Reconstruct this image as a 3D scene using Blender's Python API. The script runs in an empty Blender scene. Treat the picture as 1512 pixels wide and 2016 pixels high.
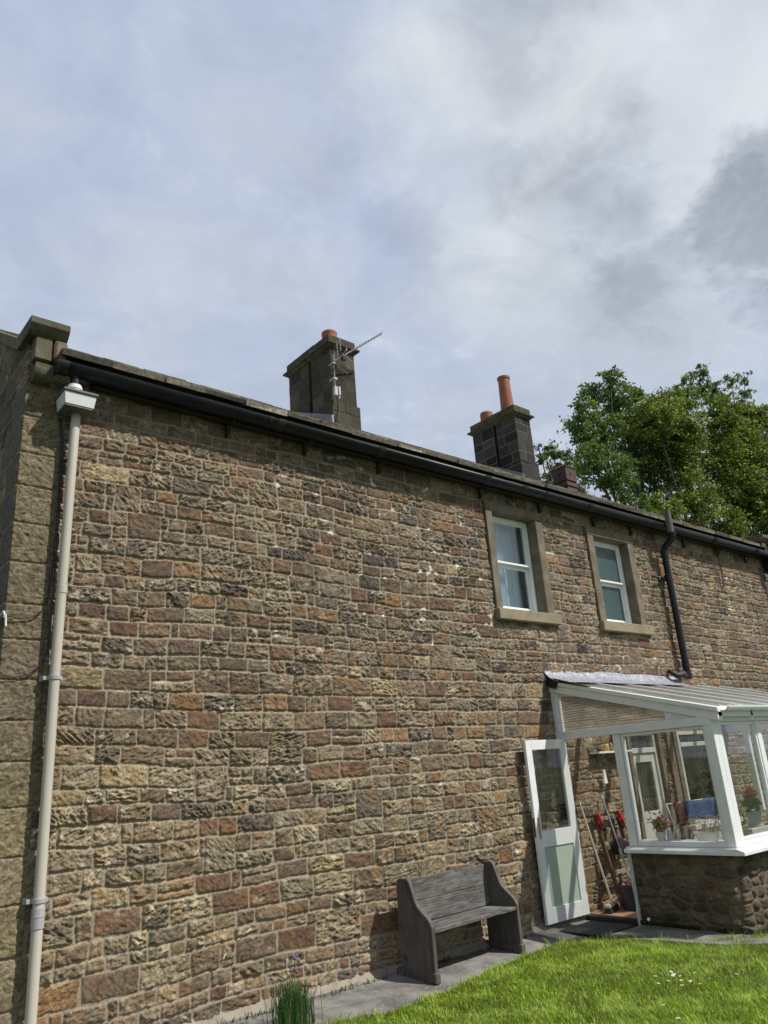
import bpy, bmesh, math, random
import numpy as np
from mathutils import Vector, Matrix
R = math.radians
SC = bpy.context.scene
COL = SC.collection
random.seed(7)

# ------------------------------------------------------------------ camera
cam_d = bpy.data.cameras.new('camera')
cam = bpy.data.objects.new('camera', cam_d); COL.objects.link(cam)
rx = Vector((0.7711, -0.6328, -0.0706)); ux = Vector((-0.1569, -0.2963, 0.9421)); fx = Vector((0.6171, 0.7154, 0.3278))
rot = Matrix((rx, ux, -fx)).transposed()
cam.matrix_world = Matrix.Translation((0, 0, 1.68)) @ rot.to_4x4()
cam_d.sensor_fit = 'VERTICAL'; cam_d.sensor_height = 24.0
cam_d.lens = 24.0 * 1499.5 / 2016.0
cam_d.clip_start = 0.05; cam_d.clip_end = 3000
SC.camera = cam
SC.render.resolution_x = 768; SC.render.resolution_y = 1024
SC.render.engine = 'CYCLES'
SC.view_settings.view_transform = 'Standard'
SC.view_settings.look = 'None'
SC.view_settings.exposure = 0.0
SC.view_settings.gamma = 1.0
SC.cycles.max_bounces = 8
SC.cycles.transparent_max_bounces = 24

# ------------------------------------------------------------------ sun and sky
SUN_AZ = 35.0   # degrees from -Y towards +X
SUN_EL = 49.0
sd = Vector((math.sin(R(SUN_AZ)) * math.cos(R(SUN_EL)), -math.cos(R(SUN_AZ)) * math.cos(R(SUN_EL)), math.sin(R(SUN_EL))))
sun_l = bpy.data.lights.new('sun', 'SUN'); sun_l.energy = 5.0; sun_l.angle = R(0.6); sun_l.color = (1.0, 0.95, 0.87)
sun = bpy.data.objects.new('sun', sun_l); COL.objects.link(sun)
sun.rotation_euler = sd.to_track_quat('Z', 'Y').to_euler()

world = bpy.data.worlds.new('World'); SC.world = world; world.use_nodes = True
NT = world.node_tree; NT.nodes.clear()
class G:
    """tiny helper for wiring node graphs"""
    def __init__(s, nt): s.nt = nt
    def n(s, t, **k):
        o = s.nt.nodes.new(t)
        for a, b in k.items(): setattr(o, a, b)
        return o
    def put(s, sock, v):
        if isinstance(v, bpy.types.NodeSocket): s.nt.links.new(v, sock)
        elif v is not None: sock.default_value = v
    def math(s, op, a, b=None, c=None, clamp=False):
        o = s.n('ShaderNodeMath', operation=op); o.use_clamp = clamp
        s.put(o.inputs[0], a)
        if b is not None: s.put(o.inputs[1], b)
        if c is not None: s.put(o.inputs[2], c)
        return o.outputs[0]
    def vmath(s, op, a, b=None, scale=None):
        o = s.n('ShaderNodeVectorMath', operation=op)
        s.put(o.inputs[0], a)
        if b is not None: s.put(o.inputs[1], b)
        if scale is not None: s.put(o.inputs['Scale'], scale)
        return o.outputs['Value'] if op in ('DOT_PRODUCT', 'LENGTH') else o.outputs['Vector']
    def noise(s, vec, scale, detail=5, rough=.55, dist=0.0, out='Fac'):
        o = s.n('ShaderNodeTexNoise'); s.put(o.inputs['Vector'], vec)
        o.inputs['Scale'].default_value = scale; o.inputs['Detail'].default_value = detail
        o.inputs['Roughness'].default_value = rough; o.inputs['Distortion'].default_value = dist
        return o.outputs[out]
    def ramp(s, v, a, b, lo=0.0, hi=1.0, smooth=True):
        o = s.n('ShaderNodeMapRange'); o.interpolation_type = 'SMOOTHSTEP' if smooth else 'LINEAR'
        s.put(o.inputs['Value'], v); s.put(o.inputs['From Min'], a); s.put(o.inputs['From Max'], b)
        s.put(o.inputs['To Min'], lo); s.put(o.inputs['To Max'], hi)
        return o.outputs[0]
    def mix(s, f, a, b, blend='MIX'):
        o = s.n('ShaderNodeMix', data_type='RGBA', blend_type=blend)
        s.put(o.inputs[0], f); s.put(o.inputs[6], a); s.put(o.inputs[7], b)
        return o.outputs[2]
def c4(c): return (c[0], c[1], c[2], 1.0)

g = G(NT)
tc = g.n('ShaderNodeTexCoord').outputs['Generated']
sky = g.n('ShaderNodeTexSky'); sky.sky_type = 'NISHITA'; sky.sun_disc = False
sky.sun_elevation = R(SUN_EL); sky.sun_rotation = R(180 - SUN_AZ); sky.altitude = 150; sky.air_density = 1.2; sky.dust_density = 2.0
# project the direction on a cloud layer overhead, so that clouds flatten towards the horizon
sep = g.n('ShaderNodeSeparateXYZ'); NT.links.new(tc, sep.inputs[0])
zz = g.math('ADD', g.math('MAXIMUM', sep.outputs[2], 0.0), 0.22)
comb = g.n('ShaderNodeCombineXYZ')
NT.links.new(g.math('DIVIDE', sep.outputs[0], zz), comb.inputs[0])
NT.links.new(g.math('DIVIDE', sep.outputs[1], zz), comb.inputs[1])
cp = comb.outputs[0]
warp = g.noise(cp, 1.6, 4, .55, 0, 'Color')
warp2 = g.noise(cp, 6.0, 6, .62, 0, 'Color')
wv = g.vmath('ADD', g.vmath('SCALE', g.vmath('SUBTRACT', warp, (.5, .5, .5)), scale=.13), g.vmath('SCALE', g.vmath('SUBTRACT', warp2, (.5, .5, .5)), scale=.22))
dw = g.vmath('ADD', tc, wv)
def blob(c, r0, r1):
    c = Vector(c).normalized()
    d = g.vmath('LENGTH', g.vmath('SUBTRACT', dw, tuple(c)))
    return g.ramp(d, r1, r0)
def mx(*a):
    o = a[0]
    for b in a[1:]: o = g.math('MAXIMUM', o, b)
    return o
n_big = g.noise(cp, 1.3, 6, .55, .3)
n_mid = g.noise(cp, 3.6, 8, .6, .5)
n_fin = g.noise(cp, 11.0, 6, .6, .4)
base = g.mix(g.ramp(n_mid, .35, .68), c4((4.5, 5.25, 6.9)), c4((5.5, 6.1, 7.2)))
base = g.mix(g.math('MULTIPLY', g.ramp(n_fin, .42, .8), .25), base, c4((6.6, 7.1, 7.9)))
white = mx(blob((.706, .229, .67), .02, .36), blob((.671, .43, .60), .03, .20), blob((.507, .421, .752), 0.0, .17), blob((.62, .34, .71), .02, .20))
base = g.mix(g.math('MULTIPLY', white, g.ramp(n_mid, .25, .6, .72, 1.0)), base, c4((7.1, 7.55, 7.95)))
n_det = g.noise(cp, 6.5, 11, .66, .8)
n_det2 = g.noise(cp, 2.6, 9, .62, 1.2)
lowb = blob((.753, .425, .502), .02, .18)
base = g.mix(g.math('MULTIPLY', lowb, .85), base, c4((5.0, 5.6, 6.5)))
dark = mx(blob((.788, .262, .553), .035, .085), blob((.822, .235, .515), .04, .095), g.math('MULTIPLY', blob((.79, .225, .58), .02, .075), .8), g.math('MULTIPLY', blob((.735, .391, .556), .01, .075), .85), g.math('MULTIPLY', blob((.76, .33, .56), .0, .07), .7), g.math('MULTIPLY', blob((.662, .383, .644), .0, .10), .65), g.math('MULTIPLY', blob((.70, .36, .615), .0, .08), .6),
          g.math('MULTIPLY', blob((.622, .414, .665), .0, .08), .55), g.math('MULTIPLY', blob((.545, .33, .785), .0, .12), .65), g.math('MULTIPLY', blob((.552, .538, .637), .0, .065), .3),
          g.math('MULTIPLY', blob((.436, .587, .682), .0, .08), .25))
base = g.mix(g.math('MULTIPLY', dark, g.ramp(n_fin, .2, .6, .8, 1.0)), base, c4((3.15, 3.5, 4.2)))
elsewhere = g.ramp(g.vmath('DOT_PRODUCT', tc, tuple(fx)), .45, .2)  # sky outside the view, made darker below to deepen the shadows
patch = g.math('MULTIPLY', g.ramp(n_big, .55, .72), elsewhere)
base = g.mix(g.math('MULTIPLY', elsewhere, .55), base, c4((2.9, 3.3, 4.0)))
base = g.mix(patch, base, c4((2.6, 3.0, 3.6)))
low = g.ramp(sep.outputs[2], .66, .50)
base = g.mix(g.math('MULTIPLY', low, .24), base, c4((6.0, 6.5, 7.15)))
wisp = g.math('MULTIPLY', g.ramp(n_det2, .50, .66), g.ramp(n_det, .35, .6, .35, 1.0))
base = g.mix(g.math('MULTIPLY', wisp, .55), base, c4((4.3, 4.85, 5.9)))
lit = g.math('MULTIPLY', g.ramp(n_det, .56, .72), g.ramp(n_det2, .40, .52, 1.0, .2))
base = g.mix(g.math('MULTIPLY', lit, .38), base, c4((7.6, 7.95, 8.3)))
base = g.vmath('SCALE', base, scale=g.ramp(n_det, .3, .7, .93, 1.06, False))
mixc = g.mix(.93, sky.outputs[0], base)
bg = g.n('ShaderNodeBackground'); NT.links.new(mixc, bg.inputs[0]); bg.inputs[1].default_value = .105
out = g.n('ShaderNodeOutputWorld'); NT.links.new(bg.outputs[0], out.inputs[0])

# ------------------------------------------------------------------ materials
def newmat(name):
    m = bpy.data.materials.new(name); m.use_nodes = True
    nt = m.node_tree; gg = G(nt)
    b = nt.nodes['Principled BSDF']
    return m, gg, b
def pbr(name, c1, c2=None, rough=.6, metal=0.0, scale=8.0, detail=6, bump=0.0, bscale=40.0, spots=None, streak=None, spec=.5, lo=.35, hi=.65):
    m, gg, b = newmat(name)
    tcx = gg.n('ShaderNodeTexCoord').outputs['Object']
    v = tcx
    if streak:
        mp = gg.n('ShaderNodeMapping'); mp.inputs['Scale'].default_value = streak; gg.put(mp.inputs['Vector'], tcx); v = mp.outputs[0]
    col = c4(c1)
    if c2:
        col = gg.mix(gg.ramp(gg.noise(v, scale, detail, .6, .3), lo, hi), c4(c1), c4(c2))
    if spots:
        sc, thr, c3 = spots
        col = gg.mix(gg.ramp(gg.noise(v, sc, 6, .65, .2), thr, thr + .08), col, c4(c3))
    gg.put(b.inputs['Base Color'], col)
    b.inputs['Roughness'].default_value = rough; b.inputs['Metallic'].default_value = metal
    b.inputs['Specular IOR Level'].default_value = spec
    if bump:
        bp = gg.n('ShaderNodeBump'); bp.inputs['Strength'].default_value = bump; bp.inputs['Distance'].default_value = .01
        gg.put(bp.inputs['Height'], gg.noise(v, bscale, 6, .65)); gg.put(b.inputs['Normal'], bp.outputs[0])
    return m
def attrmat(name, rough=.9, nscale=60.0, amt=.35, bump=.5, bscale=140.0, spec=.25, transl=0.0):
    m, gg, b = newmat(name)
    at = gg.n('ShaderNodeAttribute'); at.attribute_name = 'Col'
    tcx = gg.n('ShaderNodeTexCoord').outputs['Object']
    f = gg.ramp(gg.noise(tcx, nscale, 6, .7), .25, .75, 1 - amt, 1 + amt, False)
    col = gg.vmath('SCALE', at.outputs['Color'], scale=f)
    gg.put(b.inputs['Base Color'], col)
    b.inputs['Roughness'].default_value = rough; b.inputs['Specular IOR Level'].default_value = spec
    if bump:
        bp = gg.n('ShaderNodeBump'); bp.inputs['Strength'].default_value = bump; bp.inputs['Distance'].default_value = .006
        gg.put(bp.inputs['Height'], gg.noise(tcx, bscale, 5, .7)); gg.put(b.inputs['Normal'], bp.outputs[0])
    if transl:
        nt = m.node_tree
        tr = gg.n('ShaderNodeBsdfTranslucent'); gg.put(tr.inputs['Color'], col)
        mxs = gg.n('ShaderNodeMixShader'); mxs.inputs[0].default_value = transl
        nt.links.new(b.outputs[0], mxs.inputs[1]); nt.links.new(tr.outputs[0], mxs.inputs[2])
        nt.links.new(mxs.outputs[0], nt.nodes['Material Output'].inputs[0])
    return m
def glassmat(name, tint=(.9, .93, .92), rough=.0, refl=1.0, bumpk=None, diffuse=0.0, dcol=(.7, .75, .75), boost=1.0):
    m = bpy.data.materials.new(name); m.use_nodes = True; nt = m.node_tree; nt.nodes.clear(); gg = G(nt)
    tr = gg.n('ShaderNodeBsdfTransparent'); tr.inputs[0].default_value = c4(tint)
    gl = gg.n('ShaderNodeBsdfGlossy'); gl.inputs['Roughness'].default_value = rough; gl.inputs['Color'].default_value = c4((refl,) * 3)
    geo = gg.n('ShaderNodeNewGeometry')
    cs = gg.math('ABSOLUTE', gg.vmath('DOT_PRODUCT', geo.outputs['Normal'], geo.outputs['Incoming']))
    fr = gg.math('ADD', gg.math('MULTIPLY', gg.math('POWER', gg.math('SUBTRACT', 1.0, cs), 4.2), .95), .045)
    mxs = gg.n('ShaderNodeMixShader'); nt.links.new(gg.math('MULTIPLY', fr, boost, clamp=True), mxs.inputs[0])
    first = tr.outputs[0]
    if diffuse:
        df = gg.n('ShaderNodeBsdfDiffuse'); df.inputs[0].default_value = c4(dcol)
        tl = gg.n('ShaderNodeBsdfTranslucent'); tl.inputs[0].default_value = c4(dcol)
        m1 = gg.n('ShaderNodeMixShader'); m1.inputs[0].default_value = .5
        nt.links.new(df.outputs[0], m1.inputs[1]); nt.links.new(tl.outputs[0], m1.inputs[2])
        m2 = gg.n('ShaderNodeMixShader'); m2.inputs[0].default_value = diffuse
        nt.links.new(tr.outputs[0], m2.inputs[1]); nt.links.new(m1.outputs[0], m2.inputs[2]); first = m2.outputs[0]
    if bumpk:
        tcx = gg.n('ShaderNodeTexCoord').outputs['Object']
        vo = gg.n('ShaderNodeTexVoronoi'); vo.inputs['Scale'].default_value = bumpk; gg.put(vo.inputs['Vector'], tcx)
        bp = gg.n('ShaderNodeBump'); bp.inputs['Strength'].default_value = .8; bp.inputs['Distance'].default_value = .01
        gg.put(bp.inputs['Height'], vo.outputs['Distance']); gg.put(gl.inputs['Normal'], bp.outputs[0])
    nt.links.new(first, mxs.inputs[1]); nt.links.new(gl.outputs[0], mxs.inputs[2])
    o = gg.n('ShaderNodeOutputMaterial'); nt.links.new(mxs.outputs[0], o.inputs[0])
    return m

M = {}
M['stonewall'] = attrmat('rubble_stone', .92, 120, .55, 1.0, 110)
M['dress'] = pbr('dressed_sandstone', (.135, .117, .084), (.20, .176, .128), .9, scale=5, bump=.35, bscale=70, spots=(14, .62, (.12, .10, .07)), spec=.2)
M['sill'] = pbr('sill_sandstone', (.215, .185, .122), (.285, .245, .165), .9, scale=6, bump=.3, bscale=60, spots=(9, .60, (.16, .13, .085)), spec=.2)
M['kneeler'] = pbr('weathered_kneeler_stone', (.085, .076, .052), (.15, .135, .09), .9, scale=6, bump=.5, bscale=60, spots=(10, .6, (.06, .058, .045)), spec=.2)
M['moss'] = pbr('mossy_capstone', (.058, .054, .036), (.10, .094, .055), .95, scale=7, bump=.6, bscale=50, spots=(12, .58, (.05, .05, .038)), spec=.15)
M['chimpack'] = pbr('brown_packing_mortar', (.13, .10, .07), (.21, .165, .11), .95, scale=14, bump=1.0, bscale=30)
M['slate'] = attrmat('stone_slate', .9, 22, .75, .9, 60)
M['chim'] = attrmat('chimney_stone', .93, 30, .4, .6, 90)
M['terra'] = pbr('terracotta', (.30, .10, .052), (.235, .078, .044), .75, scale=9, bump=.15)
M['terradark'] = pbr('dark_terracotta', (.052, .026, .022), (.078, .037, .030), .7, scale=6, bump=.2)
M['lead'] = pbr('lead_flashing', (.13, .14, .17), (.20, .21, .25), .45, .6, scale=9, bump=.3, bscale=25)
M['leadlight'] = pbr('weathered_lead', (.20, .21, .25), (.30, .31, .36), .55, .25, scale=14, bump=.5, bscale=35, spots=(20, .6, (.78, .78, .80)))
M['iron'] = pbr('black_gutter_paint', (.009, .011, .013), (.016, .018, .021), .42, .0, scale=5, bump=.05, spots=(6, .70, (.03, .032, .035)), spec=.3)
M['ironold'] = pbr('old_cast_iron', (.016, .015, .015), (.035, .028, .024), .6, .2, scale=30, bump=.4, bscale=60)
M['greypipe'] = pbr('grey_vent_pipe', (.075, .073, .065), (.13, .125, .11), .8, scale=20, streak=(1, 1, .2), bump=.2)
M['downpipe'] = pbr('beige_painted_pipe', (.44, .41, .345), (.49, .46, .39), .45, scale=3, streak=(1, 1, .15), spots=(30, .72, (.40, .37, .31)))
M['pipegrey'] = pbr('grey_pipe_clip', (.33, .33, .34), (.38, .38, .39), .5)
M['hopper'] = pbr('white_hopper', (.62, .66, .66), (.70, .72, .71), .5, scale=4, spots=(9, .66, (.45, .47, .45)))
M['hopperlid'] = pbr('grey_hopper_lid', (.085, .088, .09), (.12, .12, .12), .6)
M['white'] = pbr('white_gloss_paint', (.78, .80, .80), (.72, .74, .74), .35, scale=6, spots=(16, .66, (.52, .51, .45)), bump=.04)
M['whitepvc'] = pbr('white_upvc', (.80, .82, .82), None, .3)
M['whitein'] = pbr('white_interior_paint', (.60, .60, .57), (.54, .54, .51), .5, scale=4)
M['glass'] = glassmat('window_glass', (.93, .95, .94))
M['winglass'] = glassmat('upper_window_glass', (.90, .95, .95), boost=1.5)
M['frost'] = glassmat('obscured_glass', (.35, .55, .55), .14, .9, 42, .75, (.11, .20, .20), 1.8)
M['poly'] = glassmat('corrugated_polycarbonate', (.80, .77, .70), .16, 1.0, None, .5, (.52, .50, .45), 1.6)
M['polyroof'] = glassmat('polycarbonate_roof_sheet', (.86, .86, .82), .12, 1.0, None, .22, (.75, .73, .66))
M['greenpanel'] = pbr('pale_green_panel', (.40, .50, .41), (.45, .54, .45), .25, scale=2)
M['curtain'] = pbr('net_curtain', (.36, .47, .56), (.72, .80, .84), .9, scale=3, streak=(14, 14, .3))
M['drape'] = pbr('dark_patterned_drape', (.06, .055, .045), (.17, .15, .12), .95, scale=7, streak=(9, 9, .5))
M['room'] = pbr('room_wall', (.50, .57, .58), (.54, .60, .61), .9)
M['roomdark'] = pbr('dim_room_wall', (.10, .10, .09), (.13, .12, .11), .9)
M['wood'] = None
M['path'] = pbr('worn_concrete', (.135, .13, .125), (.27, .26, .24), .92, scale=3.5, bump=1.0, bscale=90, spots=(26, .60, (.36, .34, .31)), spec=.2)
M['fillet'] = pbr('mortar_fillet', (.30, .265, .21), (.22, .195, .155), .95, scale=9, bump=.8, bscale=45)
M['soil'] = pbr('ground_soil_turf', (.035, .055, .012), (.06, .085, .02), .95, scale=5, bump=.6, bscale=30)
M['mat'] = pbr('black_rubber', (.018, .018, .019), (.03, .03, .031), .6, scale=20, bump=.3)
M['floor'] = pbr('terracotta_floor', (.33, .19, .12), (.42, .26, .17), .6, scale=5)
M['broomwood'] = pbr('pale_broom_wood', (.50, .42, .30), (.58, .50, .38), .6, scale=12, streak=(1, 1, .1))
M['brown'] = pbr('brown_timber', (.12, .055, .03), (.18, .09, .05), .7, scale=12, streak=(4, 4, .4), bump=.2)
M['greywood'] = pbr('greyed_timber', (.24, .21, .17), (.32, .29, .24), .8, scale=10, bump=.2)
M['black'] = pbr('black_bristle', (.015, .015, .016), (.028, .028, .03), .8, bump=.5, bscale=120)
M['blackcloth'] = pbr('black_cloth', (.010, .009, .013), (.022, .018, .024), .95, bump=.5, bscale=60)
M['bucket'] = pbr('dark_grey_plastic', (.03, .031, .034), (.045, .046, .05), .5)
M['red'] = pbr('red_knit', (.42, .012, .018), (.55, .03, .03), .8, scale=60, bump=.3)
M['pink'] = pbr('red_speckled_cloth', (.45, .03, .06), (.6, .25, .28), .8, scale=45)
M['denim'] = pbr('blue_denim', (.030, .065, .17), (.05, .095, .22), .9, scale=12, bump=.3, bscale=80)
M['darkred'] = pbr('dark_red_knit', (.05, .01, .015), (.13, .02, .03), .9, scale=14)
M['pot'] = pbr('cream_glazed_pot', (.68, .66, .58), (.74, .72, .65), .35)
M['mustard'] = pbr('mustard_glaze', (.52, .33, .10), (.6, .42, .16), .4, scale=12)
M['jar'] = pbr('brown_ceramic', (.30, .22, .12), (.22, .15, .08), .4)
M['alu'] = pbr('aluminium', (.22, .225, .235), (.30, .305, .31), .5, .3)
M['aluold'] = pbr('weathered_aluminium', (.30, .31, .33), None, .5, .3)
M['boxgrey'] = pbr('grey_plastic_box', (.35, .38, .41), (.5, .53, .55), .5)
M['brass'] = pbr('brushed_brass', (.55, .43, .24), (.48, .38, .22), .35, .9)
M['cable'] = pbr('black_cable', (.012, .012, .012), None, .5)
M['whitecable'] = pbr('white_cable', (.75, .75, .73), None, .5)
M['leaf'] = attrmat('tree_leaf', .5, 3, .15, 0, spec=.4, transl=.38)
M['grass'] = attrmat('grass_blade', .6, 2.2, .22, 0, spec=.3, transl=.35)
M['bark'] = pbr('tree_bark', (.06, .05, .038), (.10, .085, .065), .95, scale=6, bump=.6)
M['petal'] = pbr('white_petal', (.80, .80, .76), None, .6)
M['yellow'] = pbr('yellow_flower_centre', (.6, .42, .04), None, .6)
M['chive'] = attrmat('chive_stem', .5, 20, .2, 0, spec=.4, transl=.2)
M['mauve'] = pbr('mauve_flower', (.12, .06, .16), (.17, .10, .21), .7, scale=60)
M['pinkflower'] = pbr('pink_flower', (.45, .10, .15), (.55, .22, .26), .7, scale=60)
M['redflower'] = pbr('red_flower', (.48, .01, .02), (.35, .01, .02), .6, scale=60)
M['rust'] = pbr('rusty_iron', (.10, .045, .03), (.06, .03, .022), .9, scale=20)
M['render'] = pbr('white_ragged_mortar', (.50, .49, .46), (.60, .59, .56), .9, scale=20, bump=.5)

# weathered silver-grey bench timber with long grain and knots
m, gg, b = newmat('weathered_oak')
tcx = gg.n('ShaderNodeTexCoord').outputs['Object']
at = gg.n('ShaderNodeAttribute'); at.attribute_name = 'Col'   # x = along-grain axis selector
mp = gg.n('ShaderNodeMapping'); mp.inputs['Scale'].default_value = (1.2, 9, 9); gg.put(mp.inputs['Vector'], tcx)
mp2 = gg.n('ShaderNodeMapping'); mp2.inputs['Scale'].default_value = (9, 9, 1.0); gg.put(mp2.inputs['Vector'], tcx)
ga = gg.noise(mp.outputs[0], 3.2, 8, .65, 1.2); gb = gg.noise(mp2.outputs[0], 3.2, 8, .65, 1.2)
mf = gg.n('ShaderNodeMix', data_type='FLOAT'); sepa = gg.n('ShaderNodeSeparateColor'); gg.put(sepa.inputs[0], at.outputs['Color'])
gg.put(mf.inputs[0], sepa.outputs[0]); gg.put(mf.inputs[2], gb); gg.put(mf.inputs[3], ga)
grain = mf.outputs[0]
col = gg.mix(gg.ramp(grain, .32, .68), c4((.038, .034, .031)), c4((.150, .142, .134)))
col = gg.mix(gg.math('MULTIPLY', gg.ramp(gg.noise(tcx, 3.0, 4, .6), .48, .75), .6), col, c4((.225, .222, .225)))
col = gg.mix(gg.math('MULTIPLY', gg.math('SUBTRACT', 1.0, sepa.outputs[0]), .55), col, c4((.075, .062, .052)))
col = gg.mix(gg.ramp(gg.noise(tcx, 4.5, 2, .4), .70, .76), col, c4((.02, .018, .016)))
gg.put(b.inputs['Base Color'], col); b.inputs['Roughness'].default_value = .72
bp = gg.n('ShaderNodeBump'); bp.inputs['Strength'].default_value = .5; bp.inputs['Distance'].default_value = .004
gg.put(bp.inputs['Height'], grain); gg.put(b.inputs['Normal'], bp.outputs[0])
M['wood'] = m

# ------------------------------------------------------------------ mesh helpers
def props(o, label=None, cat=None, group=None, kind=None):
    if label: o['label'] = label
    if cat: o['category'] = cat
    if group: o['group'] = group
    if kind: o['kind'] = kind
    return o
def thing(name, label, cat, loc=(0, 0, 0), rz=0.0, group=None):
    o = bpy.data.objects.new(name, None); COL.objects.link(o); o.empty_display_size = .1
    o.location = loc; o.rotation_euler = (0, 0, rz)
    return props(o, label, cat, group)
def wloc(o):
    v = Vector((0, 0, 0))
    while o: v += Vector(o.location); o = o.parent
    return v
class MB:
    def __init__(s): s.bm = bmesh.new(); s.col = s.bm.loops.layers.float_color.new('Col'); s.cur = None
    def _f(s, vs):
        try: f = s.bm.faces.new(vs)
        except ValueError: return
        if s.cur:
            for l in f.loops: l[s.col] = c4(s.cur)
    def hexa(s, p):   # p = 8 points: bottom 4 ccw, top 4 ccw
        v = [s.bm.verts.new(q) for q in p]
        for f in ((3, 2, 1, 0), (4, 5, 6, 7), (0, 1, 5, 4), (1, 2, 6, 5), (2, 3, 7, 6), (3, 0, 4, 7)): s._f([v[i] for i in f])
        return s
    def box(s, x0, x1, y0, y1, z0, z1, T=None):
        p = [Vector(q) for q in ((x0, y0, z0), (x1, y0, z0), (x1, y1, z0), (x0, y1, z0), (x0, y0, z1), (x1, y0, z1), (x1, y1, z1), (x0, y1, z1))]
        if T: p = [T @ q for q in p]
        s.hexa(p); return s
    def prism(s, pts, axis, a, b):
        """pts: polygon of 2-tuples in the plane perpendicular to axis, extruded from a to b"""
        def mk(u, v, w): return {'x': (w, u, v), 'y': (u, w, v), 'z': (u, v, w)}[axis]
        A = [s.bm.verts.new(mk(u, v, a)) for u, v in pts]; B = [s.bm.verts.new(mk(u, v, b)) for u, v in pts]
        s._f(A[::-1]); s._f(B)
        n = len(pts)
        for i in range(n): s._f([A[i], A[(i + 1) % n], B[(i + 1) % n], B[i]])
        return s
    def beam(s, a, b, w, h, up=(0, 0, 1)):
        a = Vector(a); b = Vector(b); d = (b - a).normalized(); sd_ = d.cross(Vector(up)).normalized(); u = sd_.cross(d)
        p = []
        for q in (a, b):
            p.append([q - sd_ * w / 2 - u * h / 2, q + sd_ * w / 2 - u * h / 2, q + sd_ * w / 2 + u * h / 2, q - sd_ * w / 2 + u * h / 2])
        s.hexa(p[0] + p[1]); return s
    def tube(s, pts, r, n=10, cap=True):
        pts = [Vector(p) for p in pts]; rs = r if isinstance(r, (list, tuple)) else [r] * len(pts)
        rings = []; prev = None
        for i, p in enumerate(pts):
            d = (pts[min(i + 1, len(pts) - 1)] - pts[max(i - 1, 0)])
            if d.length < 1e-9: d = Vector((0, 0, 1))
            d.normalize()
            if prev is None:
                a = Vector((0, 0, 1)) if abs(d.z) < .9 else Vector((1, 0, 0)); u = d.cross(a).normalized()
            else:
                u = (prev - d * prev.dot(d)).normalized()
            prev = u; w = d.cross(u)
            rings.append([s.bm.verts.new(p + (u * math.cos(2 * math.pi * k / n) + w * math.sin(2 * math.pi * k / n)) * rs[i]) for k in range(n)])
        for i in range(len(rings) - 1):
            for k in range(n): s._f([rings[i][k], rings[i][(k + 1) % n], rings[i + 1][(k + 1) % n], rings[i + 1][k]])
        if cap: s._f(rings[0][::-1]); s._f(rings[-1])
        return s
    def lathe(s, prof, c, n=20, sx=1.0, sy=1.0, rot=0.0):
        c = Vector(c); rings = []
        for r, z in prof:
            rings.append([s.bm.verts.new(c + Vector((math.cos(2 * math.pi * k / n + rot) * r * sx, math.sin(2 * math.pi * k / n + rot) * r * sy, z))) for k in range(n)])
        for i in range(len(rings) - 1):
            for k in range(n): s._f([rings[i][k], rings[i][(k + 1) % n], rings[i + 1][(k + 1) % n], rings[i + 1][k]])
        s._f(rings[0][::-1]); s._f(rings[-1])
        return s
    def grid(s, fn, nu, nv):
        V = [[s.bm.verts.new(fn(i / nu, j / nv)) for j in range(nv + 1)] for i in range(nu + 1)]
        for i in range(nu):
            for j in range(nv): s._f([V[i][j], V[i + 1][j], V[i + 1][j + 1], V[i][j + 1]])
        return s
    def quad(s, *p): s._f([s.bm.verts.new(q) for q in p]); return s
    def build(s, name, mat, parent=None, bevel=0.0, smooth=False, label=None, solid=0.0):
        if bevel: bmesh.ops.bevel(s.bm, geom=s.bm.edges[:], offset=bevel, segments=1, affect='EDGES', clamp_overlap=True)
        bmesh.ops.recalc_face_normals(s.bm, faces=s.bm.faces[:])
        if parent:
            off = wloc(parent)
            if off.length > 0: bmesh.ops.translate(s.bm, verts=s.bm.verts[:], vec=-off)
        me = bpy.data.meshes.new(name); s.bm.to_mesh(me); s.bm.free()
        me.materials.append(mat)
        if smooth:
            for p in me.polygons: p.use_smooth = len(p.vertices) == 4
        o = bpy.data.objects.new(name, me); COL.objects.link(o)
        if parent: o.parent = parent
        if label: o['label'] = label
        if solid:
            md = o.modifiers.new('s', 'SOLIDIFY'); md.thickness = solid; md.offset = 0
        return o
def np_mesh(name, verts, faces, mat, parent=None, colors=None, smooth=True, origin=(0, 0, 0)):
    verts = np.asarray(verts, np.float32) - np.asarray(origin, np.float32)
    me = bpy.data.meshes.new(name)
    me.vertices.add(len(verts)); me.vertices.foreach_set('co', verts.ravel())
    nf, k = faces.shape
    me.loops.add(nf * k); me.loops.foreach_set('vertex_index', faces.astype(np.int32).ravel())
    me.polygons.add(nf); me.polygons.foreach_set('loop_start', np.arange(0, nf * k, k, dtype=np.int32))
    if smooth: me.polygons.foreach_set('use_smooth', np.ones(nf, bool))
    if colors is not None:
        a = me.color_attributes.new('Col', 'FLOAT_COLOR', 'POINT')
        c = np.ones((len(verts), 4), np.float32); c[:, :3] = colors; a.data.foreach_set('color', c.ravel())
    me.update(); me.validate()
    me.materials.append(mat)
    o = bpy.data.objects.new(name, me); COL.objects.link(o)
    if parent: o.parent = parent
    return o

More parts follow.
